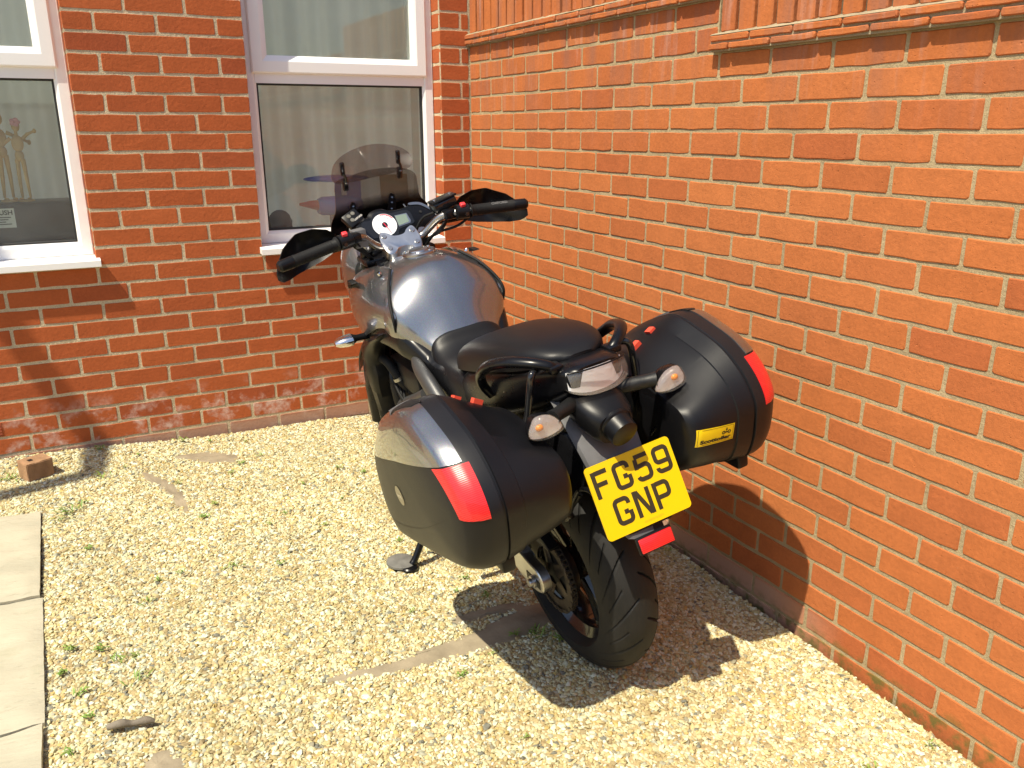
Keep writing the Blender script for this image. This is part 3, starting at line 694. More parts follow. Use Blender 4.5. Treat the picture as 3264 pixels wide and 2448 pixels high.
# ---- wheels
def tyre(cx, cz, R, hw, sw, name, parent, grooves=True, seg=720):
    nb_ = 150 if grooves else 20; seg = 720 if grooves else 96
    t = np.linspace(-1, 1, nb_+1); a = t*math.radians(104); y = hw*np.sin(a); r = R-sw+sw*np.cos(a)
    y = np.where(abs(t) > .92, y*(1-.35*(abs(t)-.92)/.08), y)
    th = np.linspace(0, 2*math.pi, seg, endpoint=False); TH, T_ = np.meshgrid(th, t, indexing='ij'); D = np.zeros_like(TH); per = 2*math.pi/15
    if grooves:
        s_ = abs(T_); ph = np.where(T_ >= 0, 0, .5*per); cv = ph+.30*s_+.42*s_*s_
        dd = ((TH-cv+per/2) % per)-per/2; w1 = np.maximum(.017*(1.05-abs(s_-.4)*1.6), .003); g1 = np.clip(1-(dd/w1)**4, 0, 1)*((s_ > .05) & (s_ < .74))
        d2 = ((TH-cv-per*.48+per/2) % per)-per/2; g2 = np.clip(1-(d2/.011)**4, 0, 1)*((s_ > .30) & (s_ < .62))
        D = np.maximum(g1, g2)
    RR = r[None, :]-.007*D; n = len(t)
    V = np.stack([cx+RR*np.cos(TH), np.broadcast_to(y, TH.shape), cz+RR*np.sin(TH)], -1).reshape(-1, 3)
    F = [(i*n+j, i*n+j+1, ((i+1) % seg)*n+j+1, ((i+1) % seg)*n+j) for i in range(seg) for j in range(n-1)]
    return part(name, (V, F), 'tyre_rubber', parent, 60)
def wheel(name, cx, cz, R, hw, sw, rimr, rimw, grooves):
    pr = [(rimr+.008, -rimw), (rimr+.010, -rimw+.006), (rimr-.004, -rimw+.012), (rimr-.022, -rimw*.55), (rimr-.026, 0), (rimr-.022, rimw*.55), (rimr-.004, rimw-.012), (rimr+.010, rimw-.006), (rimr+.008, rimw), (rimr-.004, rimw-.003), (rimr-.012, rimw-.014), (rimr-.034, rimw*.5), (rimr-.038, 0), (rimr-.034, -rimw*.5), (rimr-.012, -rimw+.014), (rimr-.004, -rimw+.003)]
    parts = [revolve(pr, (cx, 0, cz), (0, 1, 0), 72, True), revolve([(.0, -.06), (.045, -.06), (.05, -.03), (.05, .03), (.045, .06), (.0, .06)], (cx, 0, cz), (0, 1, 0), 32)]
    for k in range(5):
        a = 2*math.pi*k/5+.35
        for da in (-.13, .13):
            parts.append(tube([(cx+.04*math.cos(a), 0, cz+.04*math.sin(a)), (cx+.10*math.cos(a+da*.7), 0, cz+.10*math.sin(a+da*.7)), (cx+(rimr-.02)*math.cos(a+da), 0, cz+(rimr-.02)*math.sin(a+da))], [.024, .017, .02], 8, 8, flat=.8))
    w_ = part(name, join(*parts), 'gloss_black', bike, 40); tyre(cx, cz, R, hw, sw, 'tyre', w_, grooves); return w_
rw = wheel('rear_wheel', WX, WZ, .307, .081, .082, .218, .064, True)
# sprocket, carrier, chain, disc
SY = .088; SR = .110
V = []; F = []; nt_ = 45*4
for i in range(nt_):
    t = 2*math.pi*i/nt_; rr = SR+(.0035 if i % 4 in (1, 2) else -.003)
    for r_, y in ((.078, SY-.003), (rr, SY-.003), (rr, SY+.003), (.078, SY+.003)): V.append((WX+r_*math.cos(t), y, WZ+r_*math.sin(t)))
for i in range(nt_):
    for j in range(4): a, b = i*4, ((i+1) % nt_)*4; F.append((a+j, b+j, b+(j+1) % 4, a+(j+1) % 4))
sprk = [(V, F)]
for k in range(5):
    a = 2*math.pi*k/5; sprk.append(tube([(WX+.03*math.cos(a), SY, WZ+.03*math.sin(a)), (WX+.085*math.cos(a), SY, WZ+.085*math.sin(a))], [.02, .013], 8, flat=.2, upv=(-math.sin(a), 0, math.cos(a))))
part('sprocket', join(*sprk), 'chain_steel', rw, 40)
part('hub_carrier', revolve([(.0, .045), (.075, .045), (.08, .06), (.075, .08), (.03, .085), (0, .085)], (WX, 0, WZ), (0, 1, 0), 40), 'engine_black', rw, 40)
part('brake_disc', revolve([(.065, -.075), (.11, -.075), (.11, -.08), (.065, -.08)], (WX, 0, WZ), (0, 1, 0), 48, True), 'steel', rw, 30)
# chain: links laid along a closed loop
FSX, FSZ, FSR = .60, .36, .036
d = math.hypot(FSX-WX, FSZ-WZ); ang = math.atan2(FSZ-WZ, FSX-WX); be = math.acos((SR-FSR)/d)
pts = []
for t in np.linspace(ang+be, ang-be+2*math.pi, 60): pts.append((WX+SR*math.cos(t), WZ+SR*math.sin(t)))
for t in np.linspace(ang-be, ang+be, 24): pts.append((FSX+FSR*math.cos(t), FSZ+FSR*math.sin(t)))
pts.append(pts[0]); P_ = np.array(pts); sl_ = np.r_[0, np.cumsum(np.linalg.norm(np.diff(P_, axis=0), axis=1))]
nl = int(sl_[-1]/.0159); links = []
for i in range(nl):
    s0_, s1_ = sl_[-1]*i/nl, sl_[-1]*(i+1)/nl
    a = np.array([np.interp(s0_, sl_, P_[:, 0]), np.interp(s0_, sl_, P_[:, 1])]); b = np.array([np.interp(s1_, sl_, P_[:, 0]), np.interp(s1_, sl_, P_[:, 1])])
    tdir = (b-a)/np.linalg.norm(b-a); nn = np.array([-tdir[1], tdir[0]]); wy = .0085 if i % 2 else .0065
    for sgn in (-1, 1):
        q = []
        for u, h in ((-.10, 0), (0, .62), (.5, .45), (1, .62), (1.10, 0), (1, -.62), (.5, -.45), (0, -.62)): q.append(a+(b-a)*u+nn*h*.0098)
        links.append(loft([[(x, SY+sgn*wy-.001, z) for x, z in q], [(x, SY+sgn*wy+.001, z) for x, z in q]]))
    links.append(tube([(a[0], SY-.0095, a[1]), (a[0], SY+.0095, a[1])], .0045, 6))
part('chain', join(*links), 'chain_steel', bike, 0)
# ---- swingarm
sa = []
for s in (1, -1):
    y = .128*s
    arm = loft([[(x, y+dy*s, z+dz*h) for dy, dz in ((-.016, -1), (-.016, 1), (.010, 1), (.016, .75), (.016, -.75), (.010, -1))] for x, z, h in ((.60, .385, .045), (.45, .375, .045), (.28, .345, .042), (.12, .312, .036), (.06, .300, .034))])
    sa.append(arm)
sa.append(tube([(.52, -.12, .385), (.52, .12, .385)], .04, 14)); sa.append(tube([(.36, -.12, .37), (.36, .12, .37)], .03, 12))
swm = part('swingarm', join(*sa), 'cast_alloy', bike, 35)
for s in (1, -1):
    ol = cr([(.19, .352), (.12, .345), (.05, .334), (.0, .330), (-.024, .312), (-.028, .286), (-.014, .264), (.035, .252), (.11, .262), (.19, .300)], 50, True)
    pl = loft([[(x, .118*s, z) for x, z in ol], [(x, .143*s, z) for x, z in ol], [((x-.05)*.95+.05, .146*s, (z-.30)*.93+.30) for x, z in ol]])
    part('axle_plate', pl, 'alloy', swm, 35)
    part('adjuster_slot', bbox(-.012, .062, min(.142*s, .148*s), max(.142*s, .148*s), .274, .300, .002), 'engine_black', swm, 35)
    part('axle_nut', revolve([(0, .165*s), (.010, .165*s), (.012, .162*s), (.012, .156*s), (.018, .155*s), (.018, .146*s), (0, .146*s)], (WX, 0, WZ), (0, 1, 0), 24), 'steel', swm, 30)
part('chain_guard', strip([(.50, .44), (.30, .445), (.12, .428), (.02, .418), (-.03, .402)], [(.5, .412), (.32, .405), (.15, .392), (.03, .390), (-.028, .393)], lambda x, z: .112, .03, 40, .003), 'black_plastic', swm, 40)
# hugger over the front half of the rear tyre
V = []; sec = []
for t in np.radians(np.linspace(62, 168, 24)):
    row = []
    for u in np.linspace(-1, 1, 13):
        rr = .332-.045*abs(u)**2.6; row.append((WX+rr*math.cos(t), .098*u, WZ+rr*math.sin(t)))
    for u in np.linspace(1, -1, 13):
        rr = .327-.045*abs(u)**2.6; row.append((WX+rr*math.cos(t), .094*u, WZ+rr*math.sin(t)))
    sec.append(row)
sec_f = [[(2*WX-x if False else x, y, z) for x, y, z in r_] for r_ in sec]
# face it forward (towards the engine)
sec_f = []
for t in np.radians(np.linspace(-8, 78, 22)):
    row = []
    for rad, hw_ in ((.333, .098), (.327, .094)):
        us = np.linspace(-1, 1, 13) if rad > .33 else np.linspace(1, -1, 13)
        for u in us: rr = rad-.045*abs(u)**2.6; row.append((WX+rr*math.cos(t), hw_*u, WZ+rr*math.sin(t)))
    sec_f.append(row)
part('rear_hugger', loft(sec_f), 'gloss_black', bike, 50)
# shock with orange spring on the right, linkage
part('shock_body', tube([(.36, -.07, .40), (.30, -.075, .70)], .022, 14), 'satin_black', bike, 40)
coil = [(.355-.05*t+.036*math.cos(14*math.pi*t), -.072+.036*math.sin(14*math.pi*t), .44+.22*t) for t in np.linspace(0, 1, 150)]
part('shock_spring', tube(coil, .006, 8), 'orange_plastic', bike, 60)
im = []
for x, z in cr([(.37, .44), (.34, .56), (.28, .66), (.18, .735), (.06, .775), (-.06, .79), (-.14, .775), (-.20, .73)], 24):
    us = np.linspace(-1, 1, 15); im.append([(x+.004, .092*u, z-.085*abs(u)**5) for u in us]+[(x-.004, .088*u, z-.006-.085*abs(u)**5) for u in us[::-1]])
part('inner_mudguard', loft(im), 'satin_black', bike, 50)
part('undertray', bbox(-.13, .34, -.078, .078, .765, .86, .02, 2), 'engine_black', bike, 40)
part('orange_tab', xf(bbox(-.02, .02, -.014, .014, 0, .002, .0008, 1), Matrix.Translation((-.02, .03, .797)) @ Matrix.Rotation(.12, 4, 'Y')), 'orange_plastic', bike, 0)  # small flat orange tab above the rear tyre
# ---- tail unit
def body(st, n=36, p=2.4, flat_top=.0):
    secs = []
    for x, w_, zt, zb in st:
        zc, h = (zt+zb)/2, (zt-zb)/2; row = []
        for t in np.linspace(0, 2*math.pi, n, endpoint=False):
            c, s = math.cos(t), math.sin(t)
            row.append((x, w_*math.copysign(abs(c)**(2/p), c), zc+h*math.copysign(abs(s)**(2/p), s)))
        secs.append(row)
    return loft(secs)
def smooth_st(st, n):
    return cr(st, n)
tail = part('tail_fairing', body(smooth_st([(.36, .128, .80, .665), (.28, .137, .845, .690), (.18, .140, .882, .715), (.08, .134, .910, .752), (-.02, .120, .934, .795), (-.09, .104, .948, .832), (-.145, .086, .956, .868), (-.175, .075, .957, .888), (-.190, .060, .955, .905)], 40), 40, 3.8), 'satin_black', bike, 50)
# tail light lens (wraps the rear)
def crescent(ins, zt_, zb_, n=21):
    top, bot = [], []
    for u in np.linspace(-1, 1, n):
        y = .078*u; x = -.218+.022*abs(u)**2.4+ins; zb2 = zb_+.012*abs(u)**3
        top.append((x+.012, y, zt_-.004*u*u)); bot.append((x, y, zb2))
    return top, bot
t1, b1 = crescent(0, .950, .892); t2, b2 = crescent(.03, .950, .892)
lens = part('tail_light', loft([t1, [((a[0]+b[0])/2-.006, a[1], (a[2]+b[2])/2) for a, b in zip(t1, b1)], b1, b2, t2], closed=False, caps=False), 'tail_lens', tail, 50)
part('reflector_bowl', loft([[(x+.012, y*.96, z) for x, y, z in t1], [(x+.018, y*.96, z) for x, y, z in b1]], closed=False, caps=False), 'lamp_silver', lens, 50)
part('light_trim', tube([(x-.001, y, z+.003) for x, y, z in t1], .0022, 8), 'satin_black', lens, 50)
# ---- seats
def seatbody(st, n=34):
    secs = []
    for x, w_, zt, zb, crown in st:
        row = []
        for t in np.linspace(0, 1, n//2):                      # over the top, left to right
            a = math.pi*t; c, s = math.cos(a), math.sin(a)
            row.append((x, w_*math.copysign(abs(c)**.62, c), zb+(zt-zb)*abs(s)**(crown)))
        row += [(x, -w_*.9*(1-2*t), zb-.006) for t in np.linspace(0, 1, 6)]
        secs.append(row)
    return loft(secs)
pil = cr([(.425, .085, .832, .80, .6), (.39, .112, .858, .805, .55), (.33, .132, .896, .822, .5), (.25, .144, .930, .845, .5), (.15, .145, .957, .873, .5), (.06, .137, .974, .898, .5), (-.01, .122, .981, .916, .5), (-.06, .102, .981, .930, .5), (-.100, .076, .974, .941, .5), (-.124, .038, .962, .947, .5)], 40)
part('pillion_seat', seatbody(pil), 'vinyl', bike, 50)
rid = cr([(.30, .13, .800, .70, .35), (.36, .14, .812, .70, .35), (.43, .140, .806, .705, .40), (.49, .134, .806, .725, .45), (.535, .128, .822, .748, .5), (.562, .123, .846, .765, .52), (.572, .120, .850, .768, .52)], 34)
part('rider_seat', seatbody(rid), 'vinyl', bike, 50)
# ---- tank
ts = [(.535, .085, .812, .780, .80), (.560, .112, .838, .780, .81), (.60, .140, .895, .79, .84), (.65, .184, .962, .80, .905), (.70, .201, 1.012, .81, .935), (.76, .203, 1.036, .82, .950), (.83, .205, 1.042, .83, .955), (.90, .196, 1.034, .85, .955), (.96, .165, 1.015, .87, .945), (1.0, .135, .995, .89, .94)]
ts = cr(ts, 40); secs = []
for x, w_, zt, zb, zm in ts:
    half = cr([(0, zt), (w_*.34, zt-.10*(zt-zm)), (w_*.62, zt-.36*(zt-zm)), (w_*.84, zt-.70*(zt-zm)), (w_*.945, zm+.02*(zt-zm)), (w_*1.0, zm-.028), (w_*.985, zb+(zm-zb)*.40), (w_*.92, zb)], 26)
    secs.append([(x, y, z) for y, z in half]+[(x, -y, z) for y, z in half[::-1][:-1]])
tank = part('tank', loft(secs), 'metallic_grey', bike, 50)
capc, capn = Vector((.845, 0, 1.042)), Vector((.03, 0, 1)).normalized()
part('fuel_cap', revolve([(0, .010), (.030, .010), (.034, .008), (.036, .004), (.050, .004), (.055, .001), (.055, -.012), (0, -.012)], capc, capn, 40), 'steel', tank, 30)
for k in range(5):
    a = 2*math.pi*k/5; p = capc+Vector((.043*math.cos(a), .043*math.sin(a), .004)); part('cap_bolt', revolve([(0, .004), (.004, .004), (.005, .001), (.005, -.002), (0, -.002)], p, capn, 12), 'chrome', tank, 30)
# ---- side shrouds
SHC = [[(.80, .120, 1.017), (.742, .154, .987), (.687, .180, .944), (.657, .189, .906), (.664, .186, .866)],
       [(.88, .138, 1.018), (.845, .184, .992), (.805, .213, .950), (.78, .219, .910), (.775, .207, .853)],
       [(.96, .146, 1.002), (.95, .190, .980), (.92, .222, .940), (.90, .229, .880), (.885, .214, .806)],
       [(1.03, .148, .982), (1.04, .180, .962), (1.03, .210, .915), (1.01, .217, .850), (.975, .207, .774)],
       [(1.07, .143, .955), (1.09, .164, .935), (1.10, .176, .900), (1.085, .186, .860), (1.03, .190, .812)]]
def shroud(s):
    cols = [cr(c, 18) for c in SHC]; secs = []
    for k in range(18): secs.append(cr([c[k] for c in cols], 30))
    G = np.array(secs)                       # [v][u]
    inn = G.copy(); inn[:, :, 1] -= .014
    rows = []
    for u in range(30): rows.append([tuple(G[v, u]) for v in range(18)]+[tuple(inn[v, u]) for v in range(17, -1, -1)])
    V, F = loft(rows); return [(x, y*s, z) for x, y, z in V], F
for s in (1, -1):
    sh = part('side_shroud', shroud(s), 'metallic_grey', bike, 32)
    part('shroud_bolt', revolve([(0, .006), (.006, .006), (.008, .002), (.008, -.004), (0, -.004)], (.815, .155*s, 1.012), (0, .5*s, .87), 12), 'chrome', sh, 30)
    part('air_scoop', panel([(.88, .985), (.95, .968), (1.02, .935), (1.0, .955), (.94, .985)], lambda x, z: (.232 if x < .93 else .232-.25*(x-.93))*s, .02, 30), 'engine_black', sh, 40)
    part('tank_seam', tube([(.80, .121*s, 1.021), (.739, .156*s, .990), (.683, .182*s, .946), (.653, .191*s, .906), (.661, .188*s, .864)], .0045, 8, 24), 'rubber', bike, 50)
    # front indicator on a stalk
    ind = part('indicator', tube([(.935, .20*s, .785), (.93, .245*s, .790), (.93, .262*s, .790)], [.012, .011, .02], 12), 'black_plastic', bike, 40)
    part('lens', loft([[(x, (.262+u)*s, z) for x, z in [(.93+.024*r_*math.cos(t)*1.25, .790+.020*r_*math.sin(t)) for t in np.linspace(0, 2*math.pi, 20, endpoint=False)]] for u, r_ in ((0, 1), (.02, 1.0), (.045, .78), (.058, .4))]), 'chrome', ind, 40)
    # black frame cover below the tank
    yf = lambda x, z, s=s: s*np.interp(x, [.35, .45, .56, .66, .80, .95], [.128, .136, .140, .182, .200, .196])
    part('frame_cover', strip([(.97, .778), (.90, .808), (.82, .838), (.74, .864), (.675, .866), (.625, .842), (.58, .808), (.54, .782), (.48, .782), (.43, .775), (.385, .76)], [(.96, .768), (.90, .776), (.82, .788), (.74, .788), (.66, .774), (.60, .755), (.55, .735), (.50, .705), (.46, .680), (.42, .662), (.375, .68)], yf, .035, 60), 'satin_black', bike, 40)
    part('frame_casting', tube([(.64, .150*s, .775), (.58, .165*s, .762), (.50, .170*s, .735), (.43, .168*s, .69), (.40, .155*s, .64)], [.02, .028, .033, .034, .028], 16, 24, flat=.7), 'frame_satin', bike, 50)
    # radiator shroud: deep black crescent beside the radiator
    yr = lambda x, z, s=s: s*(.215-.35*max(0, x-.98)-.10*max(0, .6-z))
    part('radiator_shroud', strip([(.75, .838), (.86, .800), (.97, .752), (1.07, .700), (1.125, .635), (1.115, .565), (1.065, .49), (.995, .42), (.93, .355)], [(.77, .815), (.84, .778), (.90, .73), (.925, .68), (.925, .63), (.945, .57), (.955, .50), (.935, .43), (.905, .355)], yr, .05, 60, .012), 'black_plastic', bike, 40)
# ---- engine, frame tubes
eng = part('engine', join(bbox(.50, .86, -.155, .155, .27, .46, .03, 3), bbox(.66, .92, -.14, .14, .44, .62, .02, 2), bbox(.68, .94, -.15, .15, .60, .70, .02, 2)), 'engine_black', bike, 40)
for s in (1, -1):
    part('crankcase_cover', revolve([(0, .030*s), (.06, .028*s), (.078, .018*s), (.085, 0), (.085, -.03*s)], (.68, .155*s, .365), (0, 1, 0), 36), 'engine_black', eng, 40)
    part('frame_rail', tube([(1.10, .09*s, .50), (.98, .135*s, .475), (.86, .15*s, .535), (.72, .150*s, .60), (.60, .15*s, .66)], .021, 12, 24), 'frame_satin', bike, 50)
    part('down_tube', tube([(1.08, .05*s, .86), (1.02, .12*s, .74), (.93, .15*s, .62), (.90, .15*s, .48), (.86, .13*s, .32), (.62, .13*s, .26)], .018, 12, 30), 'satin_black', bike, 50)
part('coolant_hose', tube([(1.01, .165, .66), (.96, .175, .69), (.88, .17, .69), (.84, .15, .63), (.83, .12, .58)], .016, 12, 24), 'rubber', eng, 50)
part('hose_clip', revolve([(.017, -.006), (.019, -.006), (.019, .006), (.017, .006)], (.845, .156, .64), (.1, .3, .9), 20, True), 'brass' if 'brass' in MATS else 'steel', eng, 30)
part('wiring', join(*[tube([(.95-.03*k, .14, .66-.02*k), (.86-.02*k, .165, .60-.015*k), (.78, .16, .55-.02*k)], .005, 8, 14) for k in range(4)]), 'rubber', eng, 50)
part('radiator', bbox(1.02, 1.06, -.17, .17, .48, .72, .006, 1), 'engine_black', bike, 30)
part('exhaust', join(tube([(1.0, .05, .50), (1.03, .06, .36), (.90, .05, .24), (.70, .0, .20)], .022, 12, 24), bbox(.42, .74, -.13, .08, .13, .24, .03, 3), tube([(.45, -.12, .20), (.36, -.17, .22)], .028, 14)), 'steel', bike, 40)
part('belly_panel', panel([(.98, .36), (.80, .30), (.60, .24), (.52, .20), (.56, .14), (.80, .15), (.96, .25)], lambda x, z: .15, .03, 40), 'black_plastic', bike, 40)
for s in (1, -1):
    fp = part('foot_peg', tube([(.42, .15*s, .36), (.42, .24*s, .355)], .012, 10), 'rubber', bike, 40)
# ---- front end
fw_ = wheel('front_wheel', FXW, WZ, .297, .06, .062, .218, .05, False)
for s in (1, -1):
    part('brake_disc', revolve([(.07, .07*s), (.148, .07*s), (.148, .075*s), (.07, .075*s)], (FXW, 0, WZ), (0, 1, 0), 48, True), 'steel', fw_, 30)
    fk = part('fork_leg', tube([(FXW-.02, .105*s, WZ-.03), (FXW-.045, .105*s, .42), (1.285, .105*s, .60), (1.13, .105*s, .93), (1.07, .105*s, 1.04)], [.028, .03, .027, .022, .022], 14), 'satin_black', bike, 40)
    part('fork_cap', revolve([(0, .014), (.018, .014), (.02, .01), (.02, -.01)], (1.065, .105*s, 1.045), (-.42, 0, .9), 20), 'steel', fk, 30)
part('triple_clamp', bbox(1.02, 1.13, -.13, .13, .985, 1.01, .008, 2), 'satin_black', bike, 40)
sec = []
for t in np.radians(np.linspace(20, 150, 24)):
    row = []
    for rad, hw_ in ((.318, .072), (.313, .069)):
        for u in (np.linspace(-1, 1, 11) if rad > .315 else np.linspace(1, -1, 11)): rr = rad-.05*abs(u)**2.4; row.append((FXW+rr*math.cos(t), hw_*u, WZ+rr*math.sin(t)))
    sec.append(row)
part('front_mudguard', loft(sec), 'satin_black', bike, 50)
secs = []
for x, w_, zt, zb in cr([(1.12, .150, 1.02, .86), (1.20, .165, 1.06, .80), (1.28, .155, 1.06, .77), (1.36, .125, 1.03, .77), (1.42, .085, .98, .80), (1.455, .04, .93, .85)], 22):
    secs.append([(x, w_*math.copysign(abs(math.cos(t))**.75, math.cos(t)), (zt+zb)/2+(zt-zb)/2*math.copysign(abs(math.sin(t))**.8, math.sin(t))) for t in np.linspace(0, 2*math.pi, 32, endpoint=False)])
cowl = part('headlight_cowl', loft(secs), 'metallic_grey', bike, 45)
for z in (.93, .85): part('headlight', ellipsoid((1.395, 0, z), (.05, .09, .036)), 'clear_lens', cowl, 60)
# ---- handlebar
hb = []
def barpts(s): return [(1.0, 0, 1.045), (1.0, .045*s, 1.046), (1.004, .080*s, 1.052), (.992, .112*s, 1.078), (.968, .140*s, 1.104), (.945, .180*s, 1.114), (.922, .24*s, 1.112), (.896, .43*s, 1.094)]
bar = part('handlebar', join(tube(barpts(1), .0135, 14, 40), tube(barpts(-1), .0135, 14, 40)), 'titanium_tube', bike, 60)
for s in (1, -1):
    P0, P1 = Vector((.9225, .238*s, 1.1125)), Vector((.9005, .392*s, 1.0985)); dv = (P1-P0)
    gp = part('grip', tube([P0+dv*t for t in (0, .02, .04, .06, .5, .94, .97, 1)], [.024, .024, .020, .0185, .0190, .0188, .0198, .0195], 20), 'rubber', bar, 40)
    for k in range(14): part('grip_rib', tube([P0+dv*(.14+.05*k)+Vector((0, 0, 0)), P0+dv*(.14+.05*k+.022)], .0196, 20), 'rubber', gp, 40) if k < 14 else None
    E1 = P1+dv.normalized()*.052
    part('bar_end', tube([P1, P1+(E1-P1)*.1, P1+(E1-P1)*.85, E1], [.0185, .0198, .0190, .013], 18), 'black_plastic', bar, 35)
    # switch housing
    q1, q2 = P0-dv.normalized()*.052, P0-dv.normalized()*.004
    sw = part('switch_housing', tube([q1, q1+(q2-q1)*.06, q1+(q2-q1)*.94, q2], [.019, .0245, .0245, .020], 18, flat=1.05), 'black_plastic', bar, 35)
    mid = (q1+q2)/2
    part('kill_switch' if s < 0 else 'hazard_switch', xf(bbox(-.008, .008, -.009, .009, -.006, .007, .003, 2), Matrix.Translation(mid+Vector((-.012, 0, .024))) @ Matrix.Rotation(-.45, 4, 'Y')), 'switch_red', sw, 40)
    part('starter_button', revolve([(0, .005), (.006, .005), (.007, 0), (.007, -.006), (0, -.006)], mid+Vector((-.024, .006*s, -.006)), (-1, 0, .1), 16), 'gloss_black', sw, 30)
    # control lever, perch
    part('lever', tube([Vector((.965, .175*s, 1.105)), Vector((.985, .21*s, 1.100)), Vector((.985, .27*s, 1.096)), Vector((.965, .34*s, 1.088)), Vector((.955, .395*s, 1.082))], [.012, .009, .008, .007, .009], 10, 24, flat=.7), 'satin_black', bar, 50)
    part('perch', xf(bbox(-.022, .022, -.022, .022, -.016, .016, .007, 2), Matrix.Translation((.952, .172*s, 1.112))), 'satin_black', bar, 40)
    # hand guard shell: swept round the front of the grip
    Z0 = np.linspace(0, 1, 15); rows = []
    ol_t = lambda u: np.interp(u, [0, .12, .3, .55, .8, .93, 1], [1.128, 1.150, 1.163, 1.160, 1.130, 1.098, 1.072])
    ol_b = lambda u: np.interp(u, [0, .12, .3, .55, .8, .93, 1], [1.092, 1.068, 1.052, 1.038, 1.030, 1.034, 1.050])
    rim = []
    for u in np.linspace(0, 1, 26):
        y = .215+.235*u; xb = 1.035-.010*u-.115*max(0, (u-.45)/.55)**2.0; zt, zb = ol_t(u), ol_b(u); row = []
        for v in np.linspace(0, 1, 12): row.append((xb-.030*(1-u**3)*(2*v-1)**2+.0014*math.sin(u*26)*(1 if .2 < v < .9 else 0)*(1 if u < .75 else 0), y*s, zb+(zt-zb)*v))
        inner = [(x-.004, yy*.995, z) for x, yy, z in row[::-1]]; rows.append(row+inner)
    hg = part('hand_guard', loft(rows), 'black_plastic' if s > 0 else 'satin_black', bike, 50)
    part('guard_mount', tube([(.985, .145*s, 1.085), (1.01, .19*s, 1.075), (1.02, .26*s, 1.07)], .006, 8, 12), 'satin_black', hg, 50)
# raised word on the right grip
GT = text_mesh('OXFORD', .014, .0003, bold=.0002, align='CENTER'); P0, P1 = Vector((.9225, -.238, 1.1125)), Vector((.9005, -.392, 1.0985)); ax_ = (P1-P0).normalized()
nrm_ = Vector((-.62, 0, .78)); nrm_ = (nrm_-ax_*nrm_.dot(ax_)).normalized(); upv_ = nrm_.cross(ax_)
MT = Matrix.Identity(4)
for i in range(3): MT[i][0] = ax_[i]; MT[i][1] = upv_[i]; MT[i][2] = nrm_[i]; MT[i][3] = (P0+(P1-P0)*.66+nrm_*.0202-upv_*.004)[i]
part('grip_lettering', xf(GT, MT), 'grip_text', bar, 0)
# bar clamp and risers
cl = cr([(1.028, .060), (1.022, .036), (1.010, .018), (1.010, -.018), (1.022, -.036), (1.028, -.060), (1.000, -.070), (.966, -.062), (.962, -.038), (.974, -.018), (.974, .018), (.962, .038), (.966, .062), (1.000, .070)], 56, True)
slope = lambda x: 1.058+.9*(x-.99)*1.0
cz = lambda x, o_: 1.060+(x-.995)*.95+o_
clamp = part('bar_clamp', loft([[(x+.006, y, cz(x, -.030)) for x, y in cl], [(x, y, cz(x, -.003)) for x, y in cl], [((x-.995)*.94+.995, y*.96, cz((x-.995)*.94+.995, 0)) for x, y in cl]]), 'alloy', bar, 35)
bn = Vector((-.69, 0, .73))
for x, y in ((1.013, .052), (1.013, -.052), (.977, .050), (.977, -.050)):
    part('clamp_bolt', revolve([(0, .0035), (.0075, .0035), (.009, .0015), (.009, -.004), (0, -.004)], (x, y, cz(x, .0005)), bn, 20), 'steel', clamp, 30)
for s in (1, -1): part('riser', tube([(1.012, .045*s, 1.04), (1.045, .045*s, .985)], .02, 14), 'alloy', clamp, 40)
# brake reservoir (right), clutch bracket (left)
rs = part('brake_reservoir', xf(bbox(-.026, .026, -.045, .045, -.020, .018, .008, 3), Matrix.Translation((1.008, -.178, 1.138)) @ Matrix.Rotation(-.18, 4, 'X')), 'gloss_black', bar, 40)
part('reservoir_cap', xf(bbox(-.028, .028, -.047, .047, .0, .007, .003, 2), Matrix.Translation((1.008, -.178, 1.155)) @ Matrix.Rotation(-.18, 4, 'X')), 'satin_black', rs, 40)
for dy in (-.03, .03): part('cap_screw', revolve([(0, .003), (.005, .003), (.006, 0), (0, -.002)], (1.008, -.178+dy, 1.1625-.18*dy), (0, 0, 1), 12), 'steel', rs, 30)
part('brake_hose', tube([(.995, -.135, 1.12), (1.03, -.10, 1.10), (1.07, -.07, 1.03), (1.10, -.05, .94)], .005, 8, 20), 'rubber', bar, 50)
for k in range(3): part('control_cable', tube([(.955+.01*k, -.165-.008*k, 1.100), (.96, -.13, 1.070-.006*k), (1.00+.01*k, -.09, 1.03), (1.05, -.05, .98)], .0038, 8, 20), 'rubber', bar, 50)
for k in range(3): part('control_cable', tube([(.955+.01*k, .17+.008*k, 1.095), (.985, .135, 1.055-.008*k), (1.03+.01*k, .10, 1.01), (1.06, .05, .97)], .0038, 8, 20), 'rubber', bar, 50)
part('throttle_cable', tube([(.935, -.235, 1.088), (.95, -.19, 1.066), (.985, -.13, 1.052), (1.03, -.11, 1.02), (1.08, -.09, .97)], .0045, 8, 24), 'rubber', bar, 50)
part('clutch_bracket', xf(bbox(-.02, .02, -.022, .022, -.03, .03, .005, 2), Matrix.Translation((.985, .145, 1.100))), 'grey_plastic', bar, 40)
part('steering_yoke_cover', panel([(1.0, 1.0), (1.12, .99), (1.12, .92), (1.0, .94)], lambda x, z: .10, .2, 24), 'engine_black', bike, 40)
# ---- instrument panel (plane tilted towards the rider)
DR = Matrix.Translation((1.115, -.022, 1.092)) @ Matrix.Rotation(math.radians(-52), 4, 'Y')
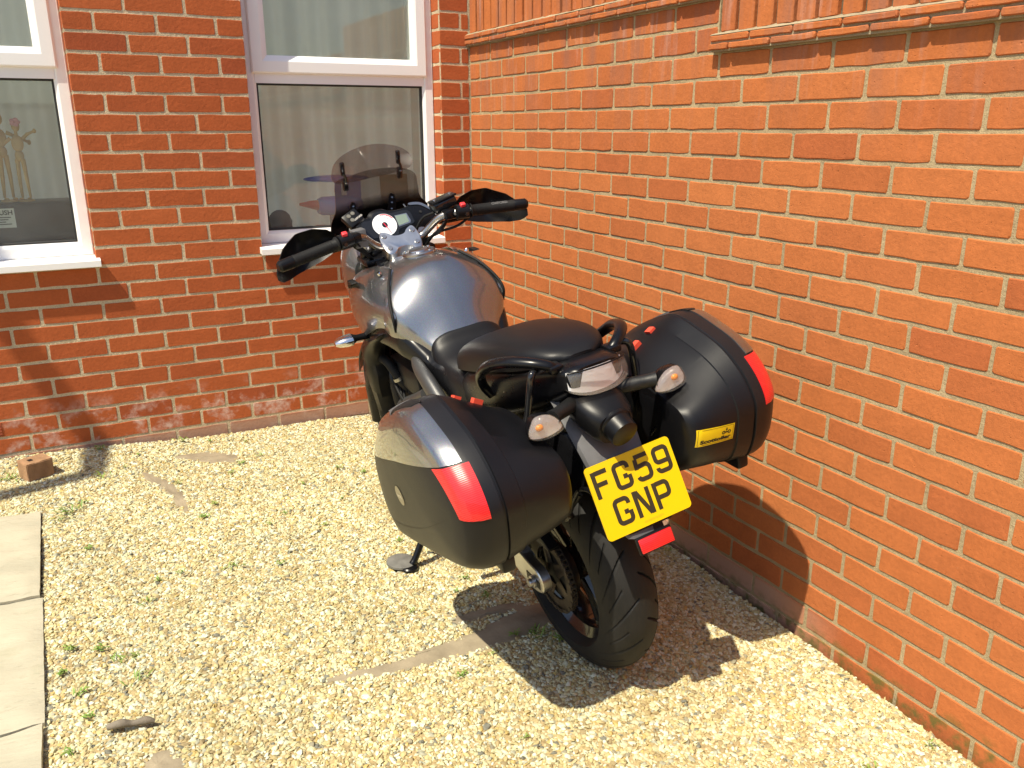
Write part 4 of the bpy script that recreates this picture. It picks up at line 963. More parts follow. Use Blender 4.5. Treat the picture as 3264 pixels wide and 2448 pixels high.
# local frame: x' = up the panel face, y left, z' = out of the face towards the rider
A_ = Vector((math.sin(math.radians(38)), 0, math.cos(math.radians(38)))); Nn = Vector((-math.cos(math.radians(38)), 0, math.sin(math.radians(38))))
DP = Matrix.Identity(4)
for i in range(3): DP[i][0] = (0, -1.12, 0)[i]; DP[i][1] = A_[i]*1.12; DP[i][2] = Nn[i]; DP[i][3] = (1.105, -.022, 1.092)[i]
def dash(pts, z0, z1, m, name, parent, n=0, bev=.0, sm=40):
    O_ = cr(pts, n, True) if n else np.array(pts, float); c = O_.mean(0)
    secs = [[(x, y, z0) for x, y in O_], [(x, y, z1-bev) for x, y in O_]]
    if bev: secs.append([((x-c[0])*(1-bev/.05)+c[0], (y-c[1])*(1-bev/.05)+c[1], z1) for x, y in O_])
    return part(name, xf(loft(secs), DP), m, parent, sm)
ip = dash([(-.140, -.022), (-.136, .030), (-.106, .042), (-.076, .044), (-.056, .060), (-.022, .064), (.008, .050), (.044, .048), (.086, .052), (.120, .042), (.150, .010), (.154, -.008), (.130, -.026), (.086, -.038), (.030, -.050), (-.015, -.058), (-.076, -.048), (-.122, -.040)], -.045, .0, 'satin_black', 'instrument_panel', bike, 90, .006)
dash([(-.098, .026), (-.068, .030), (-.050, .048), (-.024, .051), (.0, .038), (.058, .034), (.066, .0), (.060, -.014), (.012, -.022), (.0, -.038), (-.03, -.046), (-.06, -.034), (-.100, -.026)], -.006, .002, 'gloss_black', 'bezel', ip, 70)
DC = (-.030, .003)
circ = lambda c, r, n=40: [(c[0]+r*math.cos(t), c[1]+r*math.sin(t)) for t in np.linspace(0, 2*math.pi, n, endpoint=False)]
dial = dash(circ(DC, .0385), -.004, .0032, 'dial_white', 'tachometer', ip)
dash(circ(DC, .009, 24), .001, .0052, 'gloss_black', 'needle_hub', dial)
nv = Vector((math.cos(math.radians(-72)), math.sin(math.radians(-72)))); pv = Vector((-nv.y, nv.x))
dash([tuple(Vector(DC)-nv*.006+pv*.0014), tuple(Vector(DC)-nv*.006-pv*.0014), tuple(Vector(DC)+nv*.034-pv*.0006), tuple(Vector(DC)+nv*.034+pv*.0006)], .0052, .0060, 'dial_red', 'needle', dial)
tk = []
for k in range(27):
    a = math.radians(-115-270*k/26); rA, rB = .0355, (.030 if k % 2 == 0 else .033); dv = Vector((math.cos(a), math.sin(a))); pv = Vector((-dv.y, dv.x))*.0005
    q = [Vector(DC)+dv*rB+pv, Vector(DC)+dv*rB-pv, Vector(DC)+dv*rA-pv, Vector(DC)+dv*rA+pv]; tk.append(([(p.x, p.y, .0035) for p in q], [(0, 1, 2, 3)]))
part('dial_ticks', xf(join(*tk), DP), 'print_black', dial, 0)
rz = []
for k in range(10):
    a0, a1 = math.radians(95-7*k), math.radians(95-7*(k+1)); rz.append(([(DC[0]+r_*math.cos(a), DC[1]+r_*math.sin(a), .0037) for r_, a in ((.034, a0), (.037, a0), (.037, a1), (.034, a1))], [(0, 1, 2, 3)]))
part('red_zone', xf(join(*rz), DP), 'dial_red', dial, 0)
nums = []
for k in range(1, 13):
    a = math.radians(-115-270*(k-1)/11); t_ = text_mesh(str(k), .007, align='CENTER'); nums.append(xf(t_, Matrix.Translation((DC[0]+.025*math.cos(a), DC[1]+.025*math.sin(a)-.0025, .0038))))
part('dial_numerals', xf(join(*nums), DP), 'print_black', dial, 0)
dash([(.012, .026), (.052, .025), (.056, -.002), (.052, -.010), (.012, -.014)], .0, .0028, 'steel', 'lcd_surround', ip)
dash([(.013, .024), (.049, .022), (.049, -.006), (.013, -.011)], .0, .0036, 'lcd', 'lcd_screen', ip)
for p in ((-.108, .012), (-.095, -.026), (.098, .018), (.0, -.045)): dash(circ(p, .0045, 14), -.002, .003, 'engine_black', 'panel_screw', ip)
dash([(.072, .050), (.106, .041), (.136, .010), (.140, -.004), (.146, -.006), (.142, .012), (.112, .048), (.076, .057)], -.03, .0025, 'metallic_grey', 'panel_trim', ip, 30)
# heated-grip controller
KB = Matrix.Translation((1.075, .128, 1.148)) @ Matrix.Rotation(math.radians(-50), 4, 'Y') @ Matrix.Rotation(.42, 4, 'Z')
kb = part('grip_controller', xf(bbox(-.026, .026, -.030, .030, -.012, .010, .004, 2), KB), 'black_plastic', bike, 40)
for x, y in ((.012, .008), (.012, -.010), (-.006, .008)): part('controller_button', xf(revolve([(0, .0015), (.0065, .0015), (.0075, 0), (0, -.001)], (x, y, .0105), (0, 0, 1), 18), KB), 'badge', kb, 30)
part('controller_print', xf(xf(text_mesh('OXFORD', .009, bold=.0003), Matrix.Translation((-.014, .006, .0108)) @ Matrix.Rotation(-math.pi/2, 4, 'Z')), KB), 'badge_text', kb, 0)
part('controller_arm', tube([(1.085, .128, 1.135), (1.08, .12, 1.09), (1.03, .125, 1.075)], .006, 8, 14), 'satin_black', kb, 50)
# ---- screens
def screen(name, rows_u, pts, m, th, xf_, parent):
    """pts: closed outline in (y,z); xf_(y,z) gives x of the rear face"""
    O_ = cr(pts, 80, True); c = np.array([np.mean(O_[:, 0]), np.mean(O_[:, 1])]); secs = []
    for s in (1, .85, .6, .3, .04): secs.append([(xf_(*(c+(p-c)*s)), *(c+(p-c)*s)) for p in O_])
    back = [[(x+th, y, z) for x, y, z in s_] for s_ in secs]
    V, F = loft(secs, True, False); n = 80
    F.append(tuple(4*n+j for j in range(n)))
    V2, F2 = loft(back, True, False); F2.append(tuple(4*n+j for j in range(n)))
    k = len(V); V += V2; F += [tuple(i+k for i in reversed(f)) for f in F2]
    F += [(j, k+j, k+(j+1) % n, (j+1) % n) for j in range(n)]
    return part(name, (V, F), m, parent, 45)
xm = lambda y, z: 1.335-.62*(z-1.07)-1.9*(y+.012)**2
main = screen('windscreen', 0, [(.128, 1.262), (.134, 1.20), (.136, 1.150), (.158, 1.105), (.150, 1.055), (.07, 1.040), (-.012, 1.035), (-.10, 1.045), (-.185, 1.065), (-.212, 1.100), (-.186, 1.140), (-.176, 1.19), (-.165, 1.232), (-.125, 1.258), (-.06, 1.270), (.0, 1.274), (.06, 1.270)], 'screen_main', .004, xm, bike)
xd = lambda y, z: 1.195-.35*(z-1.30)-1.6*(y+.010)**2
flip = screen('screen_deflector', 0, [(.142, 1.292), (.128, 1.322), (.095, 1.345), (.045, 1.358), (-.015, 1.362), (-.075, 1.352), (-.125, 1.330), (-.155, 1.295), (-.150, 1.262), (-.120, 1.250), (-.05, 1.246), (.04, 1.246), (.115, 1.252), (.140, 1.268)], 'screen_flip', .004, xd, bike)
for y in (.098, -.108):
    c1 = part('deflector_clip', join(xf(bbox(-.008, .004, -.0075, .0075, -.024, .024, .003, 2), Matrix.Translation((xd(y, 1.302)-.002, y, 1.302)) @ Matrix.Rotation(-.33, 4, 'Y')), tube([(xd(y, 1.285)-.008, y, 1.285), (xm(y, 1.262)-.012, y-.008, 1.266), (xm(y, 1.25)-.006, y-.008, 1.248)], .005, 10, 12), xf(bbox(-.006, .012, -.009, .009, -.022, .020, .003, 2), Matrix.Translation((xm(y, 1.245)-.002, y-.008, 1.242)) @ Matrix.Rotation(-.5, 4, 'Y'))), 'gloss_black', flip, 40)
    part('clip_screw', revolve([(0, .002), (.004, .002), (.005, 0), (0, -.001)], (xm(y, 1.25)-.011, y-.008, 1.252), (-.85, 0, .5), 12), 'chrome', c1, 30)
for s, yc in ((1, .062), (-1, -.088)):
    br = part('screen_bracket', loft([[(xm(y, z)-.004-o_, y, z) for y, z in ((yc-.020, 1.05), (yc-.014, 1.13), (yc-.008, 1.165), (yc+.004, 1.172), (yc+.012, 1.16), (yc+.014, 1.12), (yc+.024, 1.05))] for o_ in (0, .006)]), 'satin_black', bike, 30)
    for z in (1.155, 1.135, 1.11, 1.085): part('bracket_hole', revolve([(0, .001), (.0035, .001), (.0035, -.001), (0, -.001)], (xm(yc, z)-.011, yc+.001, z), (-.85, 0, .5), 12), 'steel', br, 30)
part('screen_stay', tube([(1.20, -.15, 1.05), (1.26, -.125, 1.12)], .003, 8), 'steel', bike, 40)
# ---- panniers
from mathutils.bvhtree import BVHTree
PB = np.array([(.30, .70), (.2, .812), (.107, .875), (.017, .918), (-.05, .934), (-.14, .916), (-.22, .89), (-.285, .842), (-.322, .785), (-.324, .735), (-.308, .66), (-.27, .608), (-.15, .560), (.0, .510), (.15, .462), (.26, .437), (.325, .48), (.345, .575), (.335, .645)])
PI_ = np.array([(.27, .66), (.19, .745), (.11, .79), (.03, .822), (-.05, .835), (-.143, .830), (-.222, .815), (-.280, .800), (-.306, .768), (-.311, .725), (-.297, .675), (-.255, .632), (-.15, .565), (-.03, .475), (.1, .425), (.22, .42), (.29, .47), (.31, .55), (.30, .61)])
NPB = len(PB); PCn = np.array([.02, .785])
RG = [(.160, .0, .0), (.160, .90, .0), (.163, .955, .0), (.171, .985, .0), (.184, 1.0, .06), (.240, 1.0, .42), (.292, .990, .76), (.294, 1.0, .78), (.336, 1.003, 1.0), (.338, .990, 1.0), (.343, .990, 1.0), (.345, 1.006, 1.0), (.372, 1.004, 1.0), (.392, .990, 1.0), (.412, .958, 1.0), (.4225, .930, 1.0), (.4275, .905, 1.0), (.4375, .80, 1.0), (.447, .58, 1.0), (.452, .32, 1.0), (.454, .0, 1.0)]
def outl(P, t):
    i = math.floor(t); u = t-i; k = NPB; a, b, c, d = P[(i-1) % k], P[i % k], P[(i+1) % k], P[(i+2) % k]
    return .5*((2*b)+(c-a)*u+(2*a-5*b+4*c-d)*u*u+(3*b-a-3*c+d)*u**3)
def psurf(t, r):
    i = min(int(r), len(RG)-2); u = r-i; y, s, w_ = [RG[i][k]*(1-u)+RG[i+1][k]*u for k in range(3)]
    p = outl(PI_, t)*(1-w_)+outl(PB, t)*w_; p = PCn+(p-PCn)*s; return Vector((p[0], y, p[1]))
def pnorm(t, r):
    e = .02; a = psurf(t+e, r)-psurf(t-e, r); b = psurf(t, min(r+e, len(RG)-1.001))-psurf(t, max(r-e, 0)); n = a.cross(b)
    if n.length < 1e-9: return Vector((0, 1, 0))
    n.normalize(); q = psurf(t, r)-Vector((.0, .30, .70)); return n if n.dot(q) > 0 else -n
def pgrid(r0, r1, s):
    ts_ = np.linspace(0, NPB, 114, endpoint=False); secs = []
    for r in r0: secs.append([tuple(psurf(t, r)) for t in ts_])
    return [(x, y*s, z) for sec_ in secs for x, y, z in sec_], [(i*114+j, i*114+(j+1) % 114, (i+1)*114+(j+1) % 114, (i+1)*114+j) for i in range(len(r0)-1) for j in range(114)]
def ppatch(tt, rf, s, off, th=.003, nr_=14):
    """patch lifted off the pannier skin; rf(t) -> (r_start, r_end)"""
    G = []
    for t in tt:
        a, b = rf(t); G.append([psurf(t, r)+pnorm(t, r)*off for r in np.linspace(a, b, nr_)])
    n = len(tt); V = [tuple(v) for g in G for v in g]; F = [(i*nr_+j, (i+1)*nr_+j, (i+1)*nr_+j+1, i*nr_+j+1) for i in range(n-1) for j in range(nr_-1)]
    ring = [(0, j) for j in range(nr_)]+[(i, nr_-1) for i in range(1, n)]+[(n-1, j) for j in range(nr_-2, -1, -1)]+[(i, 0) for i in range(n-2, 0, -1)]
    k = len(V)
    for i, j in ring:
        t = tt[i]; a, b = rf(t); r = a+(b-a)*j/(nr_-1); V.append(tuple(psurf(t, r)+pnorm(t, r)*(off-th)))
    m_ = len(ring)
    for q in range(m_):
        (i, j), (i2, j2) = ring[q], ring[(q+1) % m_]; F.append((i*nr_+j, i2*nr_+j2, k+(q+1) % m_, k+q))
    return [(x, y*s, z) for x, y, z in V], F
def rY(y): 
    ysr = [g[0] for g in RG]; return float(np.interp(y, ysr[3:], range(3, len(RG))))
for s in (1, -1):
    V, F = pgrid(list(range(0, 11)), 0, s); shell = part('pannier', (V, F), 'pannier_plastic', bike, 32)
    shell['label'] = 'black hard pannier on the %s side' % ('left' if s > 0 else 'right')
    V2, F2 = pgrid(list(range(10, len(RG))), 0, s); lid = part('lid', (V2, F2), 'lid_plastic', shell, 32)
    part('painted_panel', ppatch(np.linspace(-.42, 6.44, 70), lambda t: (rY(.386), len(RG)-1.02), s, .0022, .0030, 22), 'metallic_grey', shell, 32)
    part('reflector', ppatch(np.linspace(6.5, 8.42, 26), lambda t: (rY(.374), 17.0-.9*(t-6.5)/1.92), s, .0020, .003, 16), 'red_reflector', shell, 24)
    part('carry_handle', ppatch(np.linspace(1.75, 2.75, 18), lambda t: (rY(.380), 13.6+2.9*(t-1.75)), s, .0045, .006, 14), 'grey_plastic', shell, 32)
    part('handle_recess', ppatch(np.linspace(2.75, 3.9, 18), lambda t: (rY(.380), 16.4-2.4*(t-2.75)), s, .0040, .006, 14), 'engine_black', shell, 32)
    part('latch', ppatch(np.linspace(3.22, 3.56, 10), lambda t: (rY(.276), rY(.292)), s, .007, .008, 6), 'latch_red', shell, 30)
    part('latch', ppatch(np.linspace(3.30, 3.56, 8), lambda t: (rY(.224), rY(.246)), s, .012, .013, 6), 'latch_red', shell, 30)
    part('hinge', mir(join(bbox(-.285, -.225, .318, .352, .585, .625, .006, 2), bbox(.20, .26, .318, .352, .425, .455, .006, 2)), s), 'black_plastic', shell, 40)
    bv = BVHTree.FromPolygons([Vector(v) for v in V2], F2)
    def onto(vf, off):
        out = []
        for x, y, z in vf[0]:
            h, nr2, _, _ = bv.ray_cast(Vector((x, .7*s, z)), Vector((0, -s, 0)))
            out.append(tuple((h if h else Vector((x, .45*s, z)))+Vector((0, s*off, 0))))
        return out, vf[1]
    sm_ = cr([(.27, .505), (.166, .530), (.06, .572), (-.06, .632), (-.17, .700), (-.235, .742)], 40); sv_ = []
    for x, z in sm_: sv_ += [(x, 0, z+.0011), (x, 0, z-.0011)]
    part('lid_seam', onto((sv_, [(2*k, 2*k+1, 2*k+3, 2*k+2) for k in range(39)]), .0007), 'engine_black', shell, 0)
    ex, ez = .052, .672
    disc = ([(ex+.026*r_*math.cos(t), 0, ez+.026*r_*math.sin(t)) for r_ in (1, .66, .33) for t in np.linspace(0, 2*math.pi, 28, endpoint=False)]+[(ex, 0, ez)], [(i*28+j, i*28+(j+1) % 28, (i+1)*28+(j+1) % 28, (i+1)*28+j) for i in range(2) for j in range(28)]+[(56+j, 56+(j+1) % 28, 84) for j in range(28)])
    part('badge', onto(disc, .0012), 'badge', shell, 40)
    tv, tf_ = text_mesh('Versys', .0155, bold=.0004, align='CENTER'); c_, s_ = math.cos(.30), math.sin(.30)
    part('badge_lettering', onto(([(ex-s*(x*c_)+s_*y*s, 0, ez+x*s_+(y-.005)*c_) for x, y, z in tv], tf_), .0018), 'badge_text', shell, 0)
    if s < 0:   # yellow sticker on the rear face of the right-hand case
        bs = BVHTree.FromPolygons([Vector(v) for v in V], F)
        Q = [Vector((0, -.177, .759)), Vector((0, -.283, .746)), Vector((0, -.278, .703)), Vector((0, -.171, .715))]
        def quad(u, v): return (Q[0]*(1-u)+Q[1]*u)*(1-v)+(Q[3]*(1-u)+Q[2]*u)*v
        def rear(vf, off):
            out = []
            for u, v, _ in vf[0]:
                p = quad(u, v); h, *_r = bs.ray_cast(Vector((-.7, p.y, p.z)), Vector((1, 0, 0))); out.append(tuple((h if h else Vector((-.33, p.y, p.z)))+Vector((-off, 0, 0))))
            return out, vf[1]
        def grid(u0, u1, v0, v1, n=8): return [(u0+(u1-u0)*i/n, v0+(v1-v0)*j/n, 0) for i in range(n+1) for j in range(n+1)], [(i*(n+1)+j, (i+1)*(n+1)+j, (i+1)*(n+1)+j+1, i*(n+1)+j+1) for i in range(n) for j in range(n)]
        stk = part('sticker', rear(grid(0, 1, 0, 1, 12), .0012), 'sticker_yellow', shell, 40)
        pr_ = []
        for g in ((.03, .97, .06, .08), (.03, .97, .92, .94), (.03, .037, .06, .94), (.963, .97, .06, .94)): pr_.append(rear(grid(*g, 6), .0017))
        tv, tf_ = text_mesh('Scottoiler', .235, bold=.012, align='LEFT'); wmax = max(v[0] for v in tv)
        pr_.append(rear(([(.09+.83*x/wmax, .84-y*1.25, 0) for x, y, z in tv], tf_), .0018))
        for cu_ in (.70, .86):   # little chain-link emblem with a drop
            pr_.append(rear(([(cu_+.045*r_*math.cos(t), .44+.11*r_*math.sin(t), 0) for r_ in (1, .45) for t in np.linspace(0, 2*math.pi, 20, endpoint=False)], [(j, (j+1) % 20, 20+(j+1) % 20, 20+j) for j in range(20)]), .0018))
        pr_.append(rear(grid(.735, .825, .40, .48, 3), .0018))
        pr_.append(rear(([(.78+.030*math.sin(t)*(.35+.65*(1-math.cos(t))/2), .26-.13*math.cos(t)*.75, 0) for t in np.linspace(0, 2*math.pi, 20, endpoint=False)], [tuple(range(20))]), .0018))
        part('sticker_print', join(*pr_), 'print_black', shell, 0)
# ---- rear fender, plate lamp, number plate
secs = []
for x, z, w_, h in cr([(-.06, .880, .086, .030), (-.12, .850, .090, .042), (-.175, .795, .088, .046), (-.225, .725, .080, .040), (-.268, .645, .066, .030), (-.312, .565, .050, .014)], 24):
    secs.append([(x+a*h*.75, w_*b, z+a*h*.65) for a, b in ((-1, -.62), (-1, .62), (-.55, .9), (.3, 1), (.6, .96), (.2, .7), (-.2, -.0), (.2, -.7), (.6, -.96), (.3, -1), (-.55, -.9))])
fen = part('rear_fender', loft(secs), 'grey_plastic', bike, 28)
for s in (1, -1):
    part('fender_arm', tube([(-.16, .07*s, .62), (-.12, .085*s, .56), (-.112, .082*s, .535)], [.009, .010, .013], 10, 14), 'black_plastic', fen, 50)
    part('arm_bolt', revolve([(0, .010), (.010, .010), (.013, .006), (.013, 0), (0, 0)], (-.112, .088*s, .538), (-.5, .8*s, 0), 18), 'gloss_black', fen, 30)
part('fender_stay', tube([(-.262, .080, .655), (-.235, .084, .668), (-.19, .085, .650), (-.15, .084, .60), (-.125, .084, .555)], .006, 10, 24), 'satin_black', fen, 50)
part('indicator_cable', tube([(-.20, -.175, .846), (-.195, -.185, .81), (-.18, -.178, .75), (-.16, -.15, .70)], .0045, 8, 16), 'satin_black', bike, 50)
secs = []
for k, (x, y, z, w_, h) in enumerate([(-.14, .008, .865, .050, .034), (-.165, .008, .852, .068, .040), (-.205, .006, .836, .066, .043), (-.238, .004, .820, .056, .041), (-.250, .003, .813, .046, .037)]):
    secs.append([(x+.35*h*math.sin(t)*-.3, y+w_*math.copysign(abs(math.cos(t))**.7, math.cos(t)), z+h*math.copysign(abs(math.sin(t))**.7, math.sin(t))) for t in np.linspace(0, 2*math.pi, 32, endpoint=False)])
lampb = part('plate_lamp', loft(secs), 'black_plastic', bike, 40)
ax2 = Vector((-.93, -.03, -.37)).normalized()
part('lamp_barrel', revolve([(.040, -.01), (.042, .0), (.038, .004), (.037, .010), (.035, .030), (.034, .035), (.029, .037), (0, .036)], (-.246, .001, .816), ax2, 36), 'black_plastic', lampb, 35)
PLC = Vector((-.287, -.017, .658)); px_ = Vector((-.072, -.996, .051)).normalized(); pu_ = Vector((.427, .016, .904)); pu_ = (pu_-px_*pu_.dot(px_)).normalized(); pn_ = px_.cross(pu_)
PM = Matrix.Identity(4)
for i in range(3): PM[i][0] = px_[i]; PM[i][1] = pu_[i]; PM[i][2] = pn_[i]; PM[i][3] = PLC[i]
def rrect(w_, h, r, n=6):
    out = []
    for cx, cy, a0 in ((w_/2-r, h/2-r, 0), (-w_/2+r, h/2-r, 90), (-w_/2+r, -h/2+r, 180), (w_/2-r, -h/2+r, 270)):
        out += [(cx+r*math.cos(math.radians(a0+90*k/n)), cy+r*math.sin(math.radians(a0+90*k/n))) for k in range(n+1)]
    return out
rr_ = rrect(.2286, .178, .010)
plate = part('number_plate', xf(loft([[(x, y, -.003) for x, y in rr_], [(x, y, 0) for x, y in rr_]]), PM), 'plate_yellow', bike, 30)
# characters: 44 x 64 mm, 9.5 mm stroke
def arc(cx, cy, r, a0, a1, n=5): return [(cx+r*math.cos(math.radians(a0+(a1-a0)*k/n)), cy+r*math.sin(math.radians(a0+(a1-a0)*k/n))) for k in range(n+1)]
CHR = {
 'F': [[(4.75, 0), (4.75, 64)], [(9.5, 59.25), (41, 59.25)], [(9.5, 32), (35, 32)]],
 'G': [[(39.25, 45)]+arc(30, 50, 9.25, 0, 90)+arc(14, 50, 9.25, 90, 180)+arc(14, 14, 9.25, 180, 270)+arc(30, 14, 9.25, 270, 360)+[(39.25, 28.5)], [(34.5, 28.5+0), (23, 28.5)]],
 '5': [[(42, 59.25), (7.5, 59.25)], [(8.2, 54.5), (6.2, 30)], [(10.5, 36)]+arc(29, 27, 10.2, 90, 0)+arc(29, 15, 10.2, 0, -90)+arc(14.5, 14, 9.25, -90, -172)],
 '9': [[(4.75, 15.0)]+arc(14, 14, 9.25, 180, 270)+arc(30, 14, 9.25, 270, 360)+arc(30, 50, 9.25, 0, 90)+arc(14, 50, 9.25, 90, 180)+arc(14, 36, 9.25, 180, 270)+[(34.5, 26.75)]],
 'N': [[(4.75, 0), (4.75, 64)], [(39.25, 0), (39.25, 64)], [(9, 62), (35, 2)]],
 'P': [[(4.75, 0), (4.75, 64)], [(9.5, 59.25)]+arc(29.5, 49.5, 9.75, 90, 0)+arc(29.5, 37, 9.75, 0, -90)+[(9.5, 27.25)]]}
def ribbon(P, w_, z):
    P = np.array(P, float); keep = [0]+[i for i in range(1, len(P)) if np.linalg.norm(P[i]-P[i-1]) > .05]; P = P[keep]
    T = np.diff(P, axis=0); T /= np.linalg.norm(T, axis=1)[:, None]; Nn_ = np.stack([-T[:, 1], T[:, 0]], 1); V = []
    for i in range(len(P)):
        if i == 0: m_ = Nn_[0]; k = 1
        elif i == len(P)-1: m_ = Nn_[-1]; k = 1
        else: m_ = Nn_[i-1]+Nn_[i]; m_ = m_/np.linalg.norm(m_); k = 1/max(.5, m_ @ Nn_[i])
        V += [(*(P[i]+m_*w_/2*k), z), (*(P[i]-m_*w_/2*k), z)]
    return V, [(2*i, 2*i+1, 2*i+3, 2*i+2) for i in range(len(P)-1)]
lt = []
def row(txt, x0, y0):
    x = x0
    for ch in txt:
        for k, st_ in enumerate(CHR[ch]):
            v, f_ = ribbon(st_, 10.6, 0); lt.append(([((a+x)*.001, (b+y0)*.001, .0006+.00012*k) for a, b, _ in v], f_))
        x += 54
row('FG59', -103, 10.5); row('GNP', -76, -66.5)
part('plate_lettering', xf(join(*lt), PM), 'plate_print', plate, 0)
part('dealer_print', xf(xf(text_mesh('stratstone.com', .0085, align='CENTER'), Matrix.Translation((.012, -.0805, .0006))), PM), 'faint_print', plate, 0)
part('plate_backing', xf(bbox(-.06, .06, -.095, .08, -.014, -.0035, .004, 2), PM), 'black_plastic', plate, 35)
RM = PM.copy()
rfm = part('reflector_mount', xf(join(bbox(-.036, .036, -.150, -.085, -.030, -.012, .006, 2), bbox(-.050, .046, -.150, -.107, -.014, -.002, .004, 2)), PM), 'black_plastic', bike, 35)
part('rear_reflector', xf(bbox(-.046, .042, -.146, -.112, -.004, .003, .002, 2), PM), 'red_reflector', rfm, 35)
# ---- rear indicators
for s in (1, -1):
    stl = part('indicator', mir(tube([(-.155, .040, .862), (-.18, .085, .866), (-.20, .125, .869), (-.212, .145, .870)], [.019, .018, .016, .020], 14, 14), s), 'engine_black', bike, 45)
    ol2 = [(.132, .846), (.130, .862), (.150, .886), (.172, .896), (.196, .896), (.208, .880), (.215, .862), (.208, .846), (.170, .838)]
    o_ = cr(ol2, 40, True); cc = o_.mean(0)
    def sec2(x, k): return [(x, (cc[0]+(y-cc[0])*k)*s, cc[1]+(z-cc[1])*k) for y, z in o_]
    part('indicator_body', loft([sec2(-.185, .35), sec2(-.192, .7), sec2(-.208, .95), sec2(-.226, 1.0)]), 'satin_black', stl, 45)
    part('reflector_bowl', loft([sec2(-.2265, .95), sec2(-.215, .75), sec2(-.2115, .3)]), 'lamp_silver', stl, 45)
    part('bulb', ellipsoid((-.225, .186*s, .868), (.009, .010, .008)), 'amber', stl, 60)
    part('lens', loft([sec2(-.2268, 1.0), sec2(-.236, .97), sec2(-.243, .80), sec2(-.246, .45), sec2(-.247, .05)]), 'clear_lens', stl, 45)
    # grab rail and carrier tubes
    gr_ = part('grab_rail', mir(tube([(.118, .138, .815), (.116, .158, .850), (.088, .173, .890), (.045, .180, .922), (.0, .176, .948), (-.06, .157, .966), (-.105, .125, .967), (-.128, .096, .959), (-.134, .078, .950)], [.011, .013, .015, .0165, .017, .0165, .015, .014, .012], 16, 56, flat=.8), s), 'satin_black', bike, 60)
    part('rail_mount', mir(bbox(-.150, -.110, .062, .098, .940, .958, .005, 2), s), 'satin_black', gr_, 40)
    part('carrier_tube', mir(tube([(-.10, .108, .946), (-.117, .128, .948), (-.122, .139, .935), (-.118, .148, .885), (-.105, .157, .830), (-.06, .172, .770), (.03, .180, .72)], .009, 12, 44), s), 'gloss_black', bike, 60)
    part('carrier_bracket', mir(join(tube([(.28, .150, .72), (.15, .183, .74), (.0, .186, .74), (-.10, .182, .76), (-.16, .175, .775)], .008, 10, 30), tube([(.30, .15, .62), (.12, .185, .60), (-.08, .186, .66)], .008, 10, 24)), s), 'satin_black', bike, 60)
    part('tail_bolt', mir(revolve([(0, .003), (.006, .003), (.008, 0), (.008, -.006), (0, -.006)], (.06, .128, .845), (0, 1, .1), 16), s), 'steel', tail, 30)
# ---- side stand
ss_ = part('side_stand', join(tube([(.66, .13, .30), (.64, .20, .225), (.615, .29, .11), (.608, .315, .085)], [.016, .013, .0115, .012], 12, 20), tube([(.632, .235, .185), (.655, .262, .170), (.662, .272, .166)], .006, 10)), 'satin_black', bike, 45)
F1 = Vector((.604, .328, .080)); nl_ = (BM.to_3x3().inverted() @ Vector((0, 0, 1)))
part('stand_foot', revolve([(0, .006), (.026, .006), (.030, .002), (.030, -.004), (0, -.004)], F1, nl_, 28), 'satin_black', ss_, 40)
# ================================================================== SMALL THINGS
pk = tag(part('stand_puck', revolve([(0, .006), (.044, .005), (.050, .001), (.050, -.006), (0, -.006)], (0, 0, 0), (0, 0, 1), 48), 'puck', None, 40), 'flat round grey puck under the motorcycle side stand', 'stand puck')
pk.location = (PUCK[0], PUCK[1], gz(*PUCK)+.012); pk.rotation_euler = (.03, .04, 0)
# loose brick by the house wall
bm = bmesh.new(); V, F = box(-.05, .05, -.105, .105, 0, .1)
vs2 = [bm.verts.new(v) for v in V]; [bm.faces.new([vs2[i] for i in f]) for f in F]; bmesh.ops.recalc_face_normals(bm, faces=bm.faces)
bmesh.ops.bevel(bm, geom=bm.edges[:], offset=.004, segments=2, affect='EDGES'); bmesh.ops.subdivide_edges(bm, edges=bm.edges[:], cuts=2, use_grid_fill=True)
for v in bm.verts: v.co += Vector([random.uniform(-.0013, .0013) for _ in range(3)])
me = bpy.data.meshes.new('loose_brick'); bm.to_mesh(me); bm.free(); me.polygons.foreach_set('use_smooth', [True]*len(me.polygons)); me.set_sharp_from_angle(angle=math.radians(40))
lbk = obj('loose_brick', me, 'loose_brick'); lbk.location = (-2.035, -.245, gz(-2.035, -.245)-.012); lbk.rotation_euler = (0, .04, math.radians(-64)); lbk.scale = (.80, .48, .82)
tag(lbk, 'loose broken brown brick lying on gravel near the wall vent', 'brick')
# slot of the loose brick
part('frog_slot', bbox(-.012, .012, -.055, -.02, .0995, .1015, .0008, 1), 'print_black', lbk, 0)
part('end_groove', bbox(-.0515, -.0495, -.03, .012, .015, .1, .0008, 1), 'dark_wood', lbk, 0)
tw = tag(part('twig', tube([(-1.885, -1.905, gz(-1.88, -1.9)+.012), (-1.855, -1.912, gz(-1.85, -1.9)+.018), (-1.83, -1.915, gz(-1.83, -1.9)+.012), (-1.80, -1.922, gz(-1.8, -1.9)+.016), (-1.782, -1.926, gz(-1.78, -1.9)+.01)], [.007, .011, .007, .010, .005], 10, 20), 'twig', None, 60), 'short knobbly grey stick lying on the gravel', 'stick')
